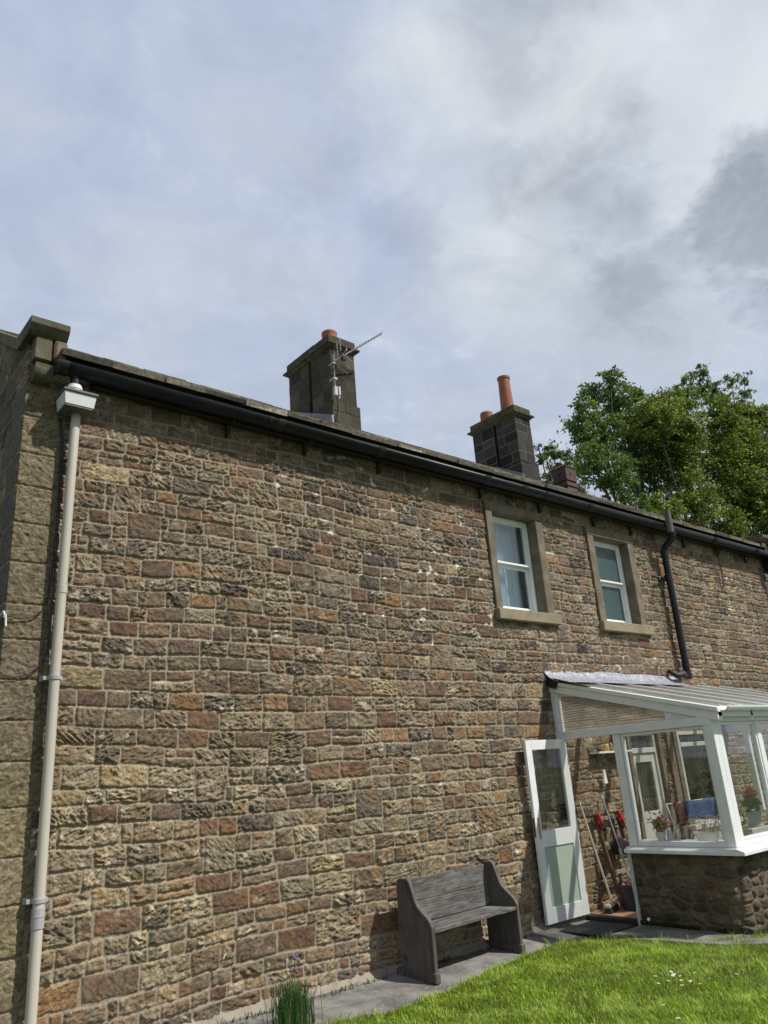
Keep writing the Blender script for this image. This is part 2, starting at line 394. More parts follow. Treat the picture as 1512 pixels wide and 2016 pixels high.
# ------------------------------------------------------------------ numpy noise
def _h(ix, iy, seed):
    h = (ix.astype(np.int64) * 374761393 + iy.astype(np.int64) * 668265263 + seed * 1442695041) & 0xffffffff
    h = ((h ^ (h >> 13)) * 1274126177) & 0xffffffff
    h = h ^ (h >> 16)
    return (h & 0xffffff).astype(np.float32) / 0xffffff
def vn(x, y, seed=0):
    ix = np.floor(x); iy = np.floor(y); fx_ = (x - ix).astype(np.float32); fy_ = (y - iy).astype(np.float32)
    fx_ = fx_ * fx_ * (3 - 2 * fx_); fy_ = fy_ * fy_ * (3 - 2 * fy_)
    a = _h(ix, iy, seed); b_ = _h(ix + 1, iy, seed); c = _h(ix, iy + 1, seed); d = _h(ix + 1, iy + 1, seed)
    return (a * (1 - fx_) + b_ * fx_) * (1 - fy_) + (c * (1 - fx_) + d * fx_) * fy_
def fbm(x, y, o=4, seed=0, gain=.5):
    s = 0; a = 1; t = 0
    for i in range(o):
        s = s + a * vn(x * 2 ** i + i * 17.3, y * 2 ** i + i * 5.1, seed + i * 13); t += a; a *= gain
    return s / t
def sst(a, b, x):
    t = np.clip((x - a) / (b - a), 0, 1); return t * t * (3 - 2 * t)

PAL = np.array([(.180, .150, .100), (.160, .130, .088), (.150, .128, .094), (.135, .100, .066), (.114, .085, .062), (.182, .118, .062), (.086, .075, .061), (.235, .188, .110), (.126, .080, .054), (.205, .172, .118), (.175, .136, .086)], np.float32)
PW = np.array([.16, .16, .15, .13, .08, .04, .05, .04, .07, .07, .05]); PW = PW / PW.sum()
ROUGH = np.array([1., 1., 1.1, .7, .5, .6, .95, .85, .5, 1.1, .9], np.float32)

def stone_layout(X0, X1, Z0, Z1, rng, big=1.0):
    """coursed rubble: courses of uneven height, stones of uneven length, some split in two thin layers, some spanning two courses"""
    zs = [Z0]
    while zs[-1] < Z1:
        zs.append(zs[-1] + rng.choice([.10, .125, .14, .155, .17, .195], p=[.08, .16, .26, .24, .16, .10]) * big * .95)
    rows = []
    for k in range(len(zs) - 1):
        x = X0 - rng.random() * .3; st = []
        h = (zs[k + 1] - zs[k]) * 1.0
        while x < X1 + .3:
            w = h * rng.uniform(1.15, 2.7) if rng.random() > .09 else h * rng.uniform(.55, .95)
            st.append((x, x + w, zs[k], zs[k + 1])); x += w
        row = []
        for (a, b_, c, d) in st:
            r = rng.random()
            if r < .09 and d - c > .12 and b_ - a > .2:
                q = c + (d - c) * rng.uniform(.4, .6)
                row.append((a, b_, c, q))
                if rng.random() < .5:
                    mm = a + (b_ - a) * rng.uniform(.35, .65); row += [(a, mm, q, d), (mm, b_, q, d)]
                else: row.append((a, b_, q, d))
            else: row.append((a, b_, c, d))
        rows.append(row)
    flat = [s for r_ in rows for s in r_]
    over = []
    for k in range(0, len(rows) - 1):
        for s_ in rows[k]:
            if s_[2] == zs[k] and s_[3] == zs[k + 1] and rng.random() < .045 and zs[k + 2] - zs[k] < .30 and s_[1] - s_[0] > .24:
                over.append((s_[0], s_[1], zs[k], zs[k + 2]))
    return flat, over, zs

def rubble_field(X, Z, seed, X0, X1, Z0, Z1, quoin=None, rect_quiet=(), lime=None, big=1.0):
    """height and colour of a rubble wall at points X, Z (flat float arrays)"""
    rng = np.random.default_rng(seed)
    stones, over, zs = stone_layout(X0, X1, Z0, Z1, rng, big)
    n = X.size
    wz = (fbm(X * .55, Z * .5, 2, seed + 1) - .5) * .10 + (vn(X * 3.1, Z * 5, seed + 2) - .5) * .022 + (vn(X * 9, Z * 9, seed + 3) - .5) * .010
    wx = (vn(X * 5, Z * 6, seed + 4) - .5) * .018 + (vn(X * 14, Z * 14, seed + 5) - .5) * .007
    x = X + wx; z = Z + wz
    sid = np.full(n, -1, np.int32); dist = np.full(n, -1., np.float32)
    order = np.argsort(z, kind='stable'); zo = z[order]
    def assign(lst, base, override=False):
        for i, (a, b_, c, d) in enumerate(lst):
            lo = np.searchsorted(zo, c); hi = np.searchsorted(zo, d)
            if hi <= lo: continue
            idx = order[lo:hi]; xx = x[idx]
            k_ = (xx >= a) & (xx < b_)
            if not k_.any(): continue
            idx = idx[k_]; xx = xx[k_]; zz_ = z[idx]
            hw = (b_ - a) / 2; hh = (d - c) / 2
            t1 = rng.uniform(-.05, .05); t2 = rng.uniform(-.06, .06)
            px_ = xx - (a + hw); pz = zz_ - (c + hh)
            r = rng.uniform(.006, .022)
            qx = np.abs(px_ + t2 * pz) - hw + r; qz = np.abs(pz + t1 * px_ * .25) - hh + r
            d_ = r - (np.sqrt(np.maximum(qx, 0) ** 2 + np.maximum(qz, 0) ** 2) + np.minimum(np.maximum(qx, qz), 0))
            dist[idx] = d_; sid[idx] = base + i
    # coarse speed-up: bucket by x
    bs = 3.0
    for bx in np.arange(X0 - 1, X1 + 1, bs):
        pass
    assign(stones, 0); assign(over, len(stones))
    ns = len(stones) + len(over) + 1
    kind = rng.choice(len(PAL), ns, p=PW)
    val = rng.uniform(.78, 1.25, ns).astype(np.float32)
    style = rng.choice([24., 34., 52.], ns, p=[.35, .4, .25]).astype(np.float32); ramp_ = rng.uniform(.55, 1.3, ns).astype(np.float32)
    ang = rng.uniform(-.9, .9, ns).astype(np.float32); offs = rng.uniform(0, 90, ns).astype(np.float32)
    proud = rng.uniform(-.004, .008, ns).astype(np.float32); tx = rng.uniform(-.05, .05, ns); tz = rng.uniform(-.10, .06, ns)
    sid[sid < 0] = ns - 1
    qz_ = None
    K = kind[sid]; rf = ROUGH[K]; V = val[sid]; O = offs[sid]; A = ang[sid]
    col = PAL[K] * V[:, None] * 1.09
    if quoin is not None:
        quoin(X, Z, sid, dist, col, rf, ns)
    d2 = dist + (vn(X * 30, Z * 30, seed + 7) - .5) * .006 + (vn(X * 75, Z * 75, seed + 8) - .5) * .004
    mw = .0030 + .0045 * vn(X * 1.3, Z * 2.1, seed + 9)
    mask = sst(mw, mw + .010, d2)
    ca = np.cos(A); sa = np.sin(A)
    u = X * ca + Z * sa + O; v = -X * sa + Z * ca + O
    rock = fbm(u * 23, v * style[sid] * 1.3, 4, seed + 20, .64); rf = rf * ramp_[sid]
    ridge = 1 - np.abs(2 * fbm(u * 26, v * 50, 3, seed + 30, .6) - 1) * 2
    h = mask * (.009 + proud[sid] + rf * ((rock - .5) * .046 + ridge * .008) + (1 - rf) * (fbm(u * 9, v * 9, 3, seed + 40) - .5) * .008)
    h += mask * sst(0, .03, d2) * .004
    h = np.where(mask < .5, h + (fbm(X * 40, Z * 40, 2, seed + 50) - .5) * .004 + .003, h)
    # colour detail inside each stone
    nA = fbm(u * 7, v * 12, 4, seed + 60, .6); nB = fbm(u * 34, v * 52, 3, seed + 70, .75); nC = fbm(X * .8 + 40, Z * .8, 3, seed + 80)
    col = col * np.clip(.22 + 1.56 * nB[:, None], .2, 2)
    dk = (sst(.54, .72, nA) * .62 * np.clip(rf, .3, 1))[:, None]; col = col * (1 - dk) + np.array([.055, .050, .046], np.float32) * dk
    li = (sst(.55, .75, 1 - nA) * sst(.42, .62, rock) * np.clip(rf - .35, 0, 1) * .95)[:, None]; col = col * (1 - li) + np.array([.47, .42, .30], np.float32) * li
    wt = (sst(.70, .80, fbm(X * 11, Z * 14, 4, seed + 91, .6)) * .8 * np.clip(rf - .3, 0, 1))[:, None]; col = col * (1 - wt) + np.array([.58, .55, .46], np.float32) * wt
    iron = (sst(.60, .74, fbm(X * 6.5, Z * 8, 3, seed + 90)) * .42)[:, None] * (sid < ns - 1)[:, None]; col = col * (1 - iron) + np.array([.21, .115, .05], np.float32) * iron
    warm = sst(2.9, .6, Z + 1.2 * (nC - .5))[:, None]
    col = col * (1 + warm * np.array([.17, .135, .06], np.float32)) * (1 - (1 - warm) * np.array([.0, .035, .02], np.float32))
    col *= (.84 + .44 * nC)[:, None]
    mc = np.array([.30, .253, .185], np.float32) * (.75 + .45 * fbm(X * 22, Z * 22, 3, seed + 95))[:, None]
    if lime is not None:
        L = lime(X, Z)
        wl = (sst(.82 - .16 * L, .88 - .16 * L, fbm(X * 7.4, Z * 7.2, 3, seed + 97, .6)) * np.minimum(L * 1.6, 1))[:, None]
        mc = mc * (1 - wl) + np.array([.66, .63, .57], np.float32) * wl
        spill = (wl[:, 0] * sst(.026, .004, d2 + (vn(X * 60, Z * 60, seed + 98) - .5) * .022))
        h = h + wl[:, 0] * (1 - mask) * .006
        mask = mask * (1 - spill * .9)
    col = col * mask[:, None] + mc * (1 - mask[:, None])
    for (a, b_, c, d) in rect_quiet:
        inside = (X > a) & (X < b_) & (Z > c) & (Z < d)
        h = np.where(inside, -.03, h)
    return h.astype(np.float32), np.clip(col, .008, .85).astype(np.float32), mask

def grid_faces(nx, nz, keep=None):
    i, j = np.meshgrid(np.arange(nx - 1), np.arange(nz - 1), indexing='ij')
    a = (i * nz + j).ravel(); f = np.stack([a, a + nz, a + nz + 1, a + 1], 1)
    if keep is not None: f = f[keep(i.ravel(), j.ravel())]
    return f

# ------------------------------------------------------------------ the stone house
WY = 6.25            # plane of the front wall
GX = 1.48            # plane of the gable
house = thing('stone_house', 'long two-storey rubble sandstone house with black gutter, sash windows and chimneys', 'house', (1.48, 6.25, 0))

def quoin_fn(X, Z, sid, dist, col, rf, ns):
    rng = np.random.default_rng(5)
    z = -.25; k = 0
    while z < 5.0:
        hgt = rng.uniform(.27, .34)
        wide = rng.uniform(.29, .34) if z > 2.1 else (rng.uniform(.30, .36) if k % 2 else rng.uniform(.40, .62))
        if z > 4.45: wide = .36
        zz_ = Z + (vn(X * 2.5, Z * 2, 77) - .5) * .012
        inside = (X < GX + wide) & (zz_ >= z) & (zz_ < z + hgt)
        d = np.minimum(np.minimum(zz_ - z, z + hgt - zz_), GX + wide - X)
        d = np.where(X < GX + .05, np.minimum(zz_ - z, z + hgt - zz_), d) + .004
        dist[inside] = d[inside]
        base = np.array([.148, .123, .083], np.float32) * rng.uniform(.85, 1.15) * np.array([1, rng.uniform(.99, 1.04), rng.uniform(.90, 1.0)], np.float32)
        col[inside] = base; rf[inside] = .42; sid[inside] = ns - 1
        z += hgt; k += 1
def lime_fn(X, Z):
    L = .22 + .60 * sst(3.4, 4.2, X) * sst(9.5, 7.0, X) * sst(2.6, 3.4, Z) * .8
    L = np.maximum(L, .95 * sst(3.35, 2.95, Z) * sst(2.6, 2.8, Z) * sst(7.9, 8.3, X) * sst(11.6, 11.0, X))
    L = np.maximum(L, .7 * sst(12.3, 12.8, X) * sst(14, 13.5, X) * sst(3.6, 4.0, Z))
    L = np.maximum(L, sst(6.95, 7.0, X) * sst(7.12, 7.08, X) * sst(3.5, 3.6, Z) * .9)
    return np.clip(L, 0, 1)

xs = [GX - .004]
while xs[-1] < 15.15:
    d_ = max(1.0, xs[-1] / 1.9)
    xs.append(xs[-1] + min(.0055 * (1 + (d_ - 1) * .42), .0165))
xs = np.array(xs); zs_ = np.arange(-.12, 5.27, .0068)
Xg, Zg = np.meshgrid(xs, zs_, indexing='ij')
OPEN = [(7.195, 8.075, 3.545, 4.865), (9.385, 10.275, 3.535, 4.835), (9.45, 10.13, .02, 2.03), (10.66, 11.70, .75, 2.04)]
QUIET = [(7.07, 8.22, 3.41, 4.985), (9.23, 10.43, 3.40, 4.955), (9.36, 10.22, .0, 2.14), (10.34, 11.86, .68, 2.17)]
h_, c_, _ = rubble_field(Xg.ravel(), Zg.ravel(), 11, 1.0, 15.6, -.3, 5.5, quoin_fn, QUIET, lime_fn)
Yv = WY - h_
V = np.stack([Xg.ravel(), Yv, Zg.ravel()], 1)
nx, nz = Xg.shape
V[:nz, 1] = WY + .05
def keepf(i, j):
    cx = (xs[i] + xs[np.minimum(i + 1, nx - 1)]) / 2; cz = zs_[j]
    k = np.ones(len(i), bool)
    for a, b_, c, d in OPEN: k &= ~((cx > a - .02) & (cx < b_ + .02) & (cz > c - .02) & (cz < d + .02))
    return k
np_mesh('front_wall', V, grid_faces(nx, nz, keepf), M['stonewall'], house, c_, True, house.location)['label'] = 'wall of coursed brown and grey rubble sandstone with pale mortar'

# gable wall seen edge-on at the far left
def quoin_g(X, Z, sid, dist, col, rf, ns):
    rng = np.random.default_rng(5); z = -.25; k = 0
    while z < 5.0:
        hgt = rng.uniform(.27, .34); wide = rng.uniform(.29, .34) + (.2 if k % 2 else .0)
        _ = rng.uniform(.85, 1.2); _ = rng.uniform(); _ = rng.uniform()
        inside = (X < WY + wide) & (Z >= z) & (Z < z + hgt)
        d = np.minimum(np.minimum(Z - z, z + hgt - Z), WY + wide - X) + .003
        dist[inside] = d[inside]; col[inside] = np.array([.13, .125, .09], np.float32); rf[inside] = .5; sid[inside] = ns - 1
        z += hgt; k += 1
ys = np.arange(WY - .004, 12.3, .014); zg2 = np.arange(-.12, 7.4, .014)
Yg, Zg2 = np.meshgrid(ys, zg2, indexing='ij')
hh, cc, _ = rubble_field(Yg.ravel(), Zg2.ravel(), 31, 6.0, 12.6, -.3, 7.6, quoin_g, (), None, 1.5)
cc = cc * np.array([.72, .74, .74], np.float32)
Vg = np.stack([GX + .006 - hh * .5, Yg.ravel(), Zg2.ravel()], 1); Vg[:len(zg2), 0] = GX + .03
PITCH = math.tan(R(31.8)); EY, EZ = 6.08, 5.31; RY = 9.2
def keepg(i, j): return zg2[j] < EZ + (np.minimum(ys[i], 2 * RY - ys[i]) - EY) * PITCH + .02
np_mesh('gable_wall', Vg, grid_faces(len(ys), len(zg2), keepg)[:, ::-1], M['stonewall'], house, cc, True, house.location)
MB().box(GX + .02, 15.1, 12.3, 12.6, -.1, 5.4).box(14.95, 15.12, 6.30, 12.3, -.1, 5.2).build('rear_wall', M['dress'], house)

# eaves stones / top course behind the gutter
MB().box(1.74, 15.0, 6.10, 6.45, 5.235, 5.30).build('eaves_course', M['kneeler'], house, .006)

# stone slate roof: overlapping slabs in courses
mb = MB(); rng = random.Random(3)
nrow = 13; L = (RY - EY) / math.cos(R(31.8)); ex = L / nrow
T0 = Matrix.Translation((0, EY, EZ)) @ Matrix.Rotation(R(31.8), 4, 'X')
for k in range(nrow):
    x = 1.70
    while x < 14.95:
        w = rng.uniform(.32, .62) * (1.1 - .3 * k / nrow); w = min(w, 15.0 - x)
        v = rng.uniform(.75, 1.2); c = rng.choice([(.20, .178, .135), (.25, .22, .165), (.13, .117, .095), (.33, .295, .23)])
        mb.cur = (c[0] * v, c[1] * v, c[2] * v)
        th = rng.uniform(.03, .055); dz = rng.uniform(-.004, .008); o_ = rng.uniform(-.015, .02)
        a, b_ = x + .003, x + w - .003; y0 = k * ex - .03 + o_; y1 = (k + 1) * ex + .05
        p = [(a, y0, .018 + dz), (b_, y0 + rng.uniform(-.012, .012), .018 + dz), (b_, y1, -.035), (a, y1, -.035), (a, y0 + .008, .018 + th + dz), (b_, y0 + .008, .018 + th + rng.uniform(-.004, .006)), (b_, y1, -.005), (a, y1, -.005)]
        mb.hexa([T0 @ Vector(q) for q in p]); x += w
mb.build('stone_slate_roof', M['slate'], house)
mb = MB(); mb.quad((1.6, EY + .1, EZ - .02), (15, EY + .1, EZ - .02), (15, RY, EZ + (RY - EY) * PITCH - .02), (1.6, RY, EZ + (RY - EY) * PITCH - .02))
mb.quad((1.6, RY, EZ + (RY - EY) * PITCH + .0), (15, RY, EZ + (RY - EY) * PITCH + .0), (15, 2 * RY - EY, EZ), (1.6, 2 * RY - EY, EZ)); mb.build('roof_boarding', M['slate'], house)
mb = MB(); x = 1.8
mb.cur = (.17, .16, .13)
while x < 14.9:
    w = rng.uniform(.4, .5); zr = EZ + (RY - EY) * PITCH + .035
    mb.prism([(RY - .15, zr - .10), (RY, zr - .012 + rng.uniform(-.004, .004)), (RY + .15, zr - .10), (RY + .15, zr - .14), (RY, zr - .05), (RY - .15, zr - .14)], 'x', x, x + w - .006); x += w
mb.build('ridge_stones', M['slate'], house)

# left kneeler and coping
def coping(xa, xb, name, up=1.0):
    mb = MB()
    # moulded roll (cavetto) at the foot
    pts = [(6.30, 5.05)]
    for k in range(9):
        a = math.pi / 2 * k / 8
        pts.append((6.20 - .095 * math.sin(a) * 1.0, 5.06 + .12 - .12 * math.cos(a)))
    pts += [(6.10, 5.205), (6.30, 5.205)]
    mb.prism(pts, 'x', xa + .03, xb - .10); mb.build('kneeler_moulding', M['kneeler'], house, 0)
    mb = MB(); mb.prism([(6.13, 5.26), (6.13, 5.475), (6.60, 5.475), (6.60, 5.20), (6.30, 5.20), (6.30, 5.26)], 'x', xa + .02, xb - .12); mb.build('kneeler_block', M['kneeler'], house, .006)
    mb = MB()
    top = [(6.06, 5.60), (6.06, 5.555), (6.10, 5.50), (6.14, 5.475), (6.46, 5.475)]
    s0 = 6.52; end = RY + .0
    low = [(end, 5.475 + (end - 6.46) * PITCH), (end, 5.655 + (end - 6.56) * PITCH), (6.50, 5.615), (6.06, 5.615)]
    mb.prism(top + low, 'x', xa - .05, xb); mb.build('coping', M['kneeler'], house, .004)
    mb = MB(); mb.prism([(6.46, 5.30), (6.46, 5.472), (end, 5.472 + (end - 6.46) * PITCH), (end, 5.30 + (end - 6.46) * PITCH)], 'x', xa + .01, xb - .12); mb.build('coping_bed', M['kneeler'], house)
    mb = MB(); mb.prism([(2 * RY - 6.46, 5.475), (end, 5.475 + (end - 6.46) * PITCH), (end, 5.655 + (end - 6.56) * PITCH), (2 * RY - 6.3, 5.5)], 'x', xa - .04, xb); mb.build('coping', M['kneeler'], house)
coping(1.48, 1.757, 'left')
coping(14.90, 15.2, 'right')
MB().box(1.65, 1.76, 6.10, 6.22, 5.28, 5.47).build('mortar_packing', M['chimpack'], house, .02)

# ------------------------------------------------------------------ upstairs sash windows
def sash_window(xo0, xo1, xi0, xi1, zs0, zs1, ztop, zlint, frosted):
    sur = bpy.data.objects.new('sash_window', None); COL.objects.link(sur); sur.parent = house; sur.empty_display_size = .1
    MB().box(xo0, xi0, 6.205, 6.45, zs1, ztop - .002).build('jamb', M['dress'], sur, .006)
    MB().box(xi1, xo1, 6.205, 6.45, zs1, ztop - .002).build('jamb', M['dress'], sur, .006)
    MB().box(xo0 - .01, xo1 + .01, 6.200, 6.46, ztop, zlint + .0).build('lintel', M['dress'], sur, .006)
    MB().box(xo0 - .02, xo1 + .07, 6.155, 6.46, zs0, zs1).build('sill', M['sill'], sur, .008)
    fy = 6.355; a, b_ = xi0 + .006, xi1 - .006; z0, z1 = zs1 + .004, ztop - .004
    f = MB(); fw = .035
    f.box(a, a + fw, fy, fy + .10, z0, z1).box(b_ - fw, b_, fy, fy + .10, z0, z1).box(a + fw, b_ - fw, fy, fy + .10, z1 - fw, z1).box(a + fw, b_ - fw, fy - .012, fy + .10, z0, z0 + .04)
    f.build('window_frame', M['whitepvc'], sur, .004)
    mid = (z0 + z1) / 2 + .01; s = .042
    ai, bi = a + fw + .003, b_ - fw - .003
    u = MB(); y0 = fy + .018
    u.box(ai, ai + s, y0, y0 + .03, mid, z1 - fw).box(bi - s, bi, y0, y0 + .03, mid, z1 - fw).box(ai + s, bi - s, y0, y0 + .03, z1 - fw - s, z1 - fw).box(ai + s, bi - s, y0, y0 + .03, mid, mid + .03)
    u.box(ai - .02, bi + .02, fy - .006, y0 - .002, mid - .006, mid + .018)
    u.build('upper_sash', M['whitepvc'], sur, .003)
    l = MB(); y1 = y0 + .034
    l.box(ai, ai + s, y1, y1 + .03, z0 + .04, mid + .0).box(bi - s, bi, y1, y1 + .03, z0 + .04, mid).box(ai + s, bi - s, y1, y1 + .03, z0 + .04, z0 + .095).box(ai + s, bi - s, y1, y1 + .03, mid - .05, mid)
    l.build('lower_sash', M['whitepvc'], sur, .003)
    gm = M['frost'] if frosted else M['winglass']
    MB().box(ai + s, bi - s, y0 + .012, y0 + .018, mid + .03, z1 - fw - s).build('pane', gm, sur)
    MB().box(ai + s, bi - s, y1 + .012, y1 + .018, z0 + .095, mid - .05).build('pane', gm, sur)
    r = MB()
    r.quad((xi0, 7.3, z0), (xi1, 7.3, z0), (xi1, 7.3, z1), (xi0, 7.3, z1)); r.quad((xi0 - .3, 6.47, z0), (xi0, 7.3, z0), (xi0, 7.3, z1), (xi0 - .3, 6.47, z1)); r.quad((xi1 + .3, 6.47, z0), (xi1, 7.3, z0), (xi1, 7.3, z1), (xi1 + .3, 6.47, z1))
    r.quad((xi0 - .3, 6.47, z0), (xi1 + .3, 6.47, z0), (xi1, 7.3, z0), (xi0, 7.3, z0)); r.quad((xi0 - .3, 6.47, z1), (xi1 + .3, 6.47, z1), (xi1, 7.3, z1), (xi0, 7.3, z1))
    r.build('room_lining', M['room'], sur)
    wd = xi1 - xi0
    if not frosted:
        c = MB()
        c.grid(lambda p, q: (xi0 + .02 + p * wd * .50, 6.52 + .016 * math.sin(p * 62) + .008 * math.sin(p * 23 + 1) , z0 + .02 + q * (z1 - z0 - .05)), 120, 2)
        c.build('net_curtain', M['curtain'], sur, smooth=True)
        c = MB(); c.grid(lambda p, q: (xi0 + .50 * wd + p * wd * .5, 6.60 + .006 * math.sin(p * 22), z0 + .02 + q * (z1 - z0 - .05)), 60, 2)
        c.build('roller_blind', M['room'], sur, smooth=True)
    return sur
sash_window(7.08, 8.215, 7.20, 8.07, 3.41, 3.55, 4.86, 4.98, False)
sash_window(9.24, 10.42, 9.39, 10.27, 3.40, 3.54, 4.83, 4.95, True)

# ------------------------------------------------------------------ downstairs door and window behind the conservatory glass
fr = MB(); fr.box(9.37, 9.45, 6.20, 6.36, .03, 2.13).box(10.13, 10.21, 6.20, 6.36, .03, 2.13).box(9.45, 10.13, 6.20, 6.36, 2.03, 2.13)
ds = fr.build('door_surround', M['dress'], house, .005)
f = MB(); f.box(9.455, 9.51, 6.245, 6.34, .03, 2.025).box(10.07, 10.125, 6.245, 6.34, .03, 2.025).box(9.51, 10.07, 6.245, 6.34, 1.97, 2.025).box(9.51, 10.07, 6.245, 6.34, 1.74, 1.81)
f.build('door_frame', M['whitein'], ds, .004)
MB().box(9.51, 10.07, 6.29, 6.30, 1.81, 1.97).build('fanlight_pane', M['glass'], ds)
f = MB(); f.box(9.515, 9.60, 6.27, 6.31, .06, 1.735).box(9.98, 10.065, 6.27, 6.31, .06, 1.735).box(9.60, 9.98, 6.27, 6.31, 1.62, 1.735).box(9.60, 9.98, 6.27, 6.31, .86, .99).box(9.60, 9.98, 6.27, 6.31, .06, .22).box(9.60, 9.98, 6.28, 6.30, .22, .86)
f.build('glazed_inner_door', M['whitein'], ds, .003)
MB().box(9.60, 9.98, 6.286, 6.294, .99, 1.62).build('door_pane', M['glass'], ds)
c = MB(); c.grid(lambda p, q: (9.60 + p * .38, 6.36 + .012 * math.sin(p * 40), .9 + q * .75), 70, 2); c.build('door_curtain', M['drape'], ds, smooth=True)
MB().box(9.40, 10.18, 6.55, 6.60, 0, 2.1).build('dark_hall', M['roomdark'], ds)
f = MB(); f.box(10.36, 10.50, 6.195, 6.40, .06, 2.16); f.build('pilaster', M['dress'], house, .006)
f = MB(); f.box(10.55, 10.655, 6.205, 6.40, .74, 2.04).box(11.705, 11.82, 6.205, 6.40, .74, 2.04).box(10.53, 11.84, 6.20, 6.40, 2.045, 2.16)
ws = f.build('window_surround', M['dress'], house, .006)
MB().box(10.50, 11.86, 6.09, 6.40, .68, .745).build('window_board', M['whitein'], ws, .006)
MB().box(10.50, 11.86, 6.15, 6.205, .06, .675).build('painted_dado', M['greenpanel'], ws, .004)
f = MB(); f.box(10.66, 10.74, 6.23, 6.32, .75, 2.035).box(11.62, 11.70, 6.23, 6.32, .75, 2.035).box(10.74, 11.62, 6.23, 6.32, 1.955, 2.035).box(10.74, 11.62, 6.23, 6.32, .75, .82).box(10.74, 11.62, 6.225, 6.31, 1.79, 1.85)
f.build('window_frame', M['whitein'], ws, .004)
MB().box(10.74, 11.62, 6.27, 6.276, .82, 1.955).build('pane', M['glass'], ws)
for a_, b_ in ((10.75, 11.02), (11.34, 11.60)):
    c = MB(); c.grid(lambda p, q: (a_ + p * (b_ - a_), 6.42 + .025 * math.sin(p * 26), .8 + q * 1.2), 60, 2); c.build('curtain', M['drape'], ws, smooth=True)
MB().box(10.55, 11.85, 6.75, 6.80, .5, 2.2).build('dark_room', M['roomdark'], ws)

# mortar fillet along the foot of the wall
mb = MB()
def fil(p, q):
    x = 1.45 + p * 6.45; r_ = .02 * math.sin(x * 5.3) + .012 * math.sin(x * 13.1 + 1)
    y = WY - (1 - q) * (.12 + r_); z = -.045 + (.09 + .4 * r_) * (q ** 1.1)
    return (x, y, z)
mb.grid(fil, 160, 5); mb.build('mortar_fillet', M['fillet'], house, smooth=True)

# ------------------------------------------------------------------ rainwater goods
def halfround(x0, x1, yc, zr, r, th=.006, n=14):
    mb = MB(); pts = []
    for k in range(n + 1):
        a = math.pi + math.pi * k / n; pts.append((yc + r * math.cos(a), zr + r * math.sin(a) * 1.06))
    for k in range(n, -1, -1):
        a = math.pi + math.pi * k / n; pts.append((yc + (r - th) * math.cos(a), zr + (r - th) * math.sin(a) * 1.06))
    mb.prism(pts, 'x', x0, x1); return mb
GY, GZ, GR = 6.045, 5.205, .081
gut = halfround(1.66, 14.95, GY, GZ, GR).build('gutter', M['iron'], house, smooth=False)
for p in gut.data.polygons: p.use_smooth = len(p.vertices) == 4
for x in (1.70, 3.87, 5.20, 6.95, 7.67, 9.13, 11.25, 12.75, 14.3):
    o = halfround(x - .045, x + .045, GY, GZ + .002, GR + .009, .012).build('gutter_joint', M['iron'], gut, smooth=False)
for x in (3.74, 8.12):
    halfround(x - .02, x + .02, GY, GZ + .002, GR + .007, .010).build('gutter_joint', M['iron'], gut)
MB().tube([(1.655, GY, GZ - .04), (1.665, GY, GZ - .04)], .075, 16).build('gutter_stop_end', M['iron'], gut)
for x in (3.36, 4.29, 5.31, 7.01, 8.20, 9.45, 10.43, 12.0, 13.13, 14.2):
    mb = MB()
    mb.tube([(x, 6.215, 4.985), (x, 6.19, 4.99), (x, 6.16, 5.03), (x, 6.12, 5.075), (x, 6.045, 5.10)], .010, 6)
    mb.box(x - .010, x + .010, 6.19, 6.225, 4.985, 5.20)
    mb.build('gutter_bracket', M['ironold'], gut)
MB().box(2.0, 14.9, 6.125, 6.205, 5.12, 5.23).build('eaves_board', M['ironold'], house, .004)

# left downpipe with hopper box
dp = MB().tube([(1.875, 6.13, 4.83), (1.872, 6.13, 4.7), (1.86, 6.14, 3.4), (1.855, 6.15, 2.6), (1.855, 6.15, 1.8), (1.855, 6.15, 1.0), (1.855, 6.15, .965), (1.855, 6.15, .96)], .0385, 20).build('downpipe', M['downpipe'], house, smooth=True)
MB().tube([(1.855, 6.15, .93), (1.855, 6.15, .925), (1.855, 6.15, .90), (1.855, 6.15, 0), (1.855, 6.15, -.05)], .0385, 20).build('downpipe_lower_length', M['downpipe'], dp, smooth=True)
mb = MB(); mb.tube([(1.855, 6.15, .99), (1.855, 6.15, .86)], .0445, 20); mb.tube([(1.855, 6.15, .94), (1.855, 6.15, .932)], .047, 20); mb.build('pipe_coupler', M['pipegrey'], dp, smooth=False)
for z in (2.575, 1.035):
    mb = MB(); mb.tube([(1.855, 6.15, z - .016), (1.855, 6.15, z + .016)], .046, 20); mb.box(1.775, 1.92, 6.165, 6.24, z - .016, z + .014); mb.box(1.765, 1.80, 6.215, 6.235, z - .022, z + .022)
    mb.build('pipe_clip', M['pipegrey'], dp, .002)
MB().tube([(1.862, 6.14, 3.29), (1.862, 6.14, 3.235)], .0402, 20).build('pipe_socket', M['downpipe'], dp)
MB().tube([(1.876, 6.13, 4.80), (1.874, 6.13, 4.745)], .036, 16).build('pipe_outlet', M['iron'], dp)
hop = MB()
hop.hexa([(1.735, 5.99, 4.83), (1.975, 5.99, 4.83), (1.975, 6.20, 4.83), (1.735, 6.20, 4.83), (1.722, 5.975, 4.94), (1.99, 5.975, 4.94), (1.99, 6.205, 4.94), (1.722, 6.205, 4.94)])
hop = hop.build('hopper_head', M['hopper'], dp, .004)
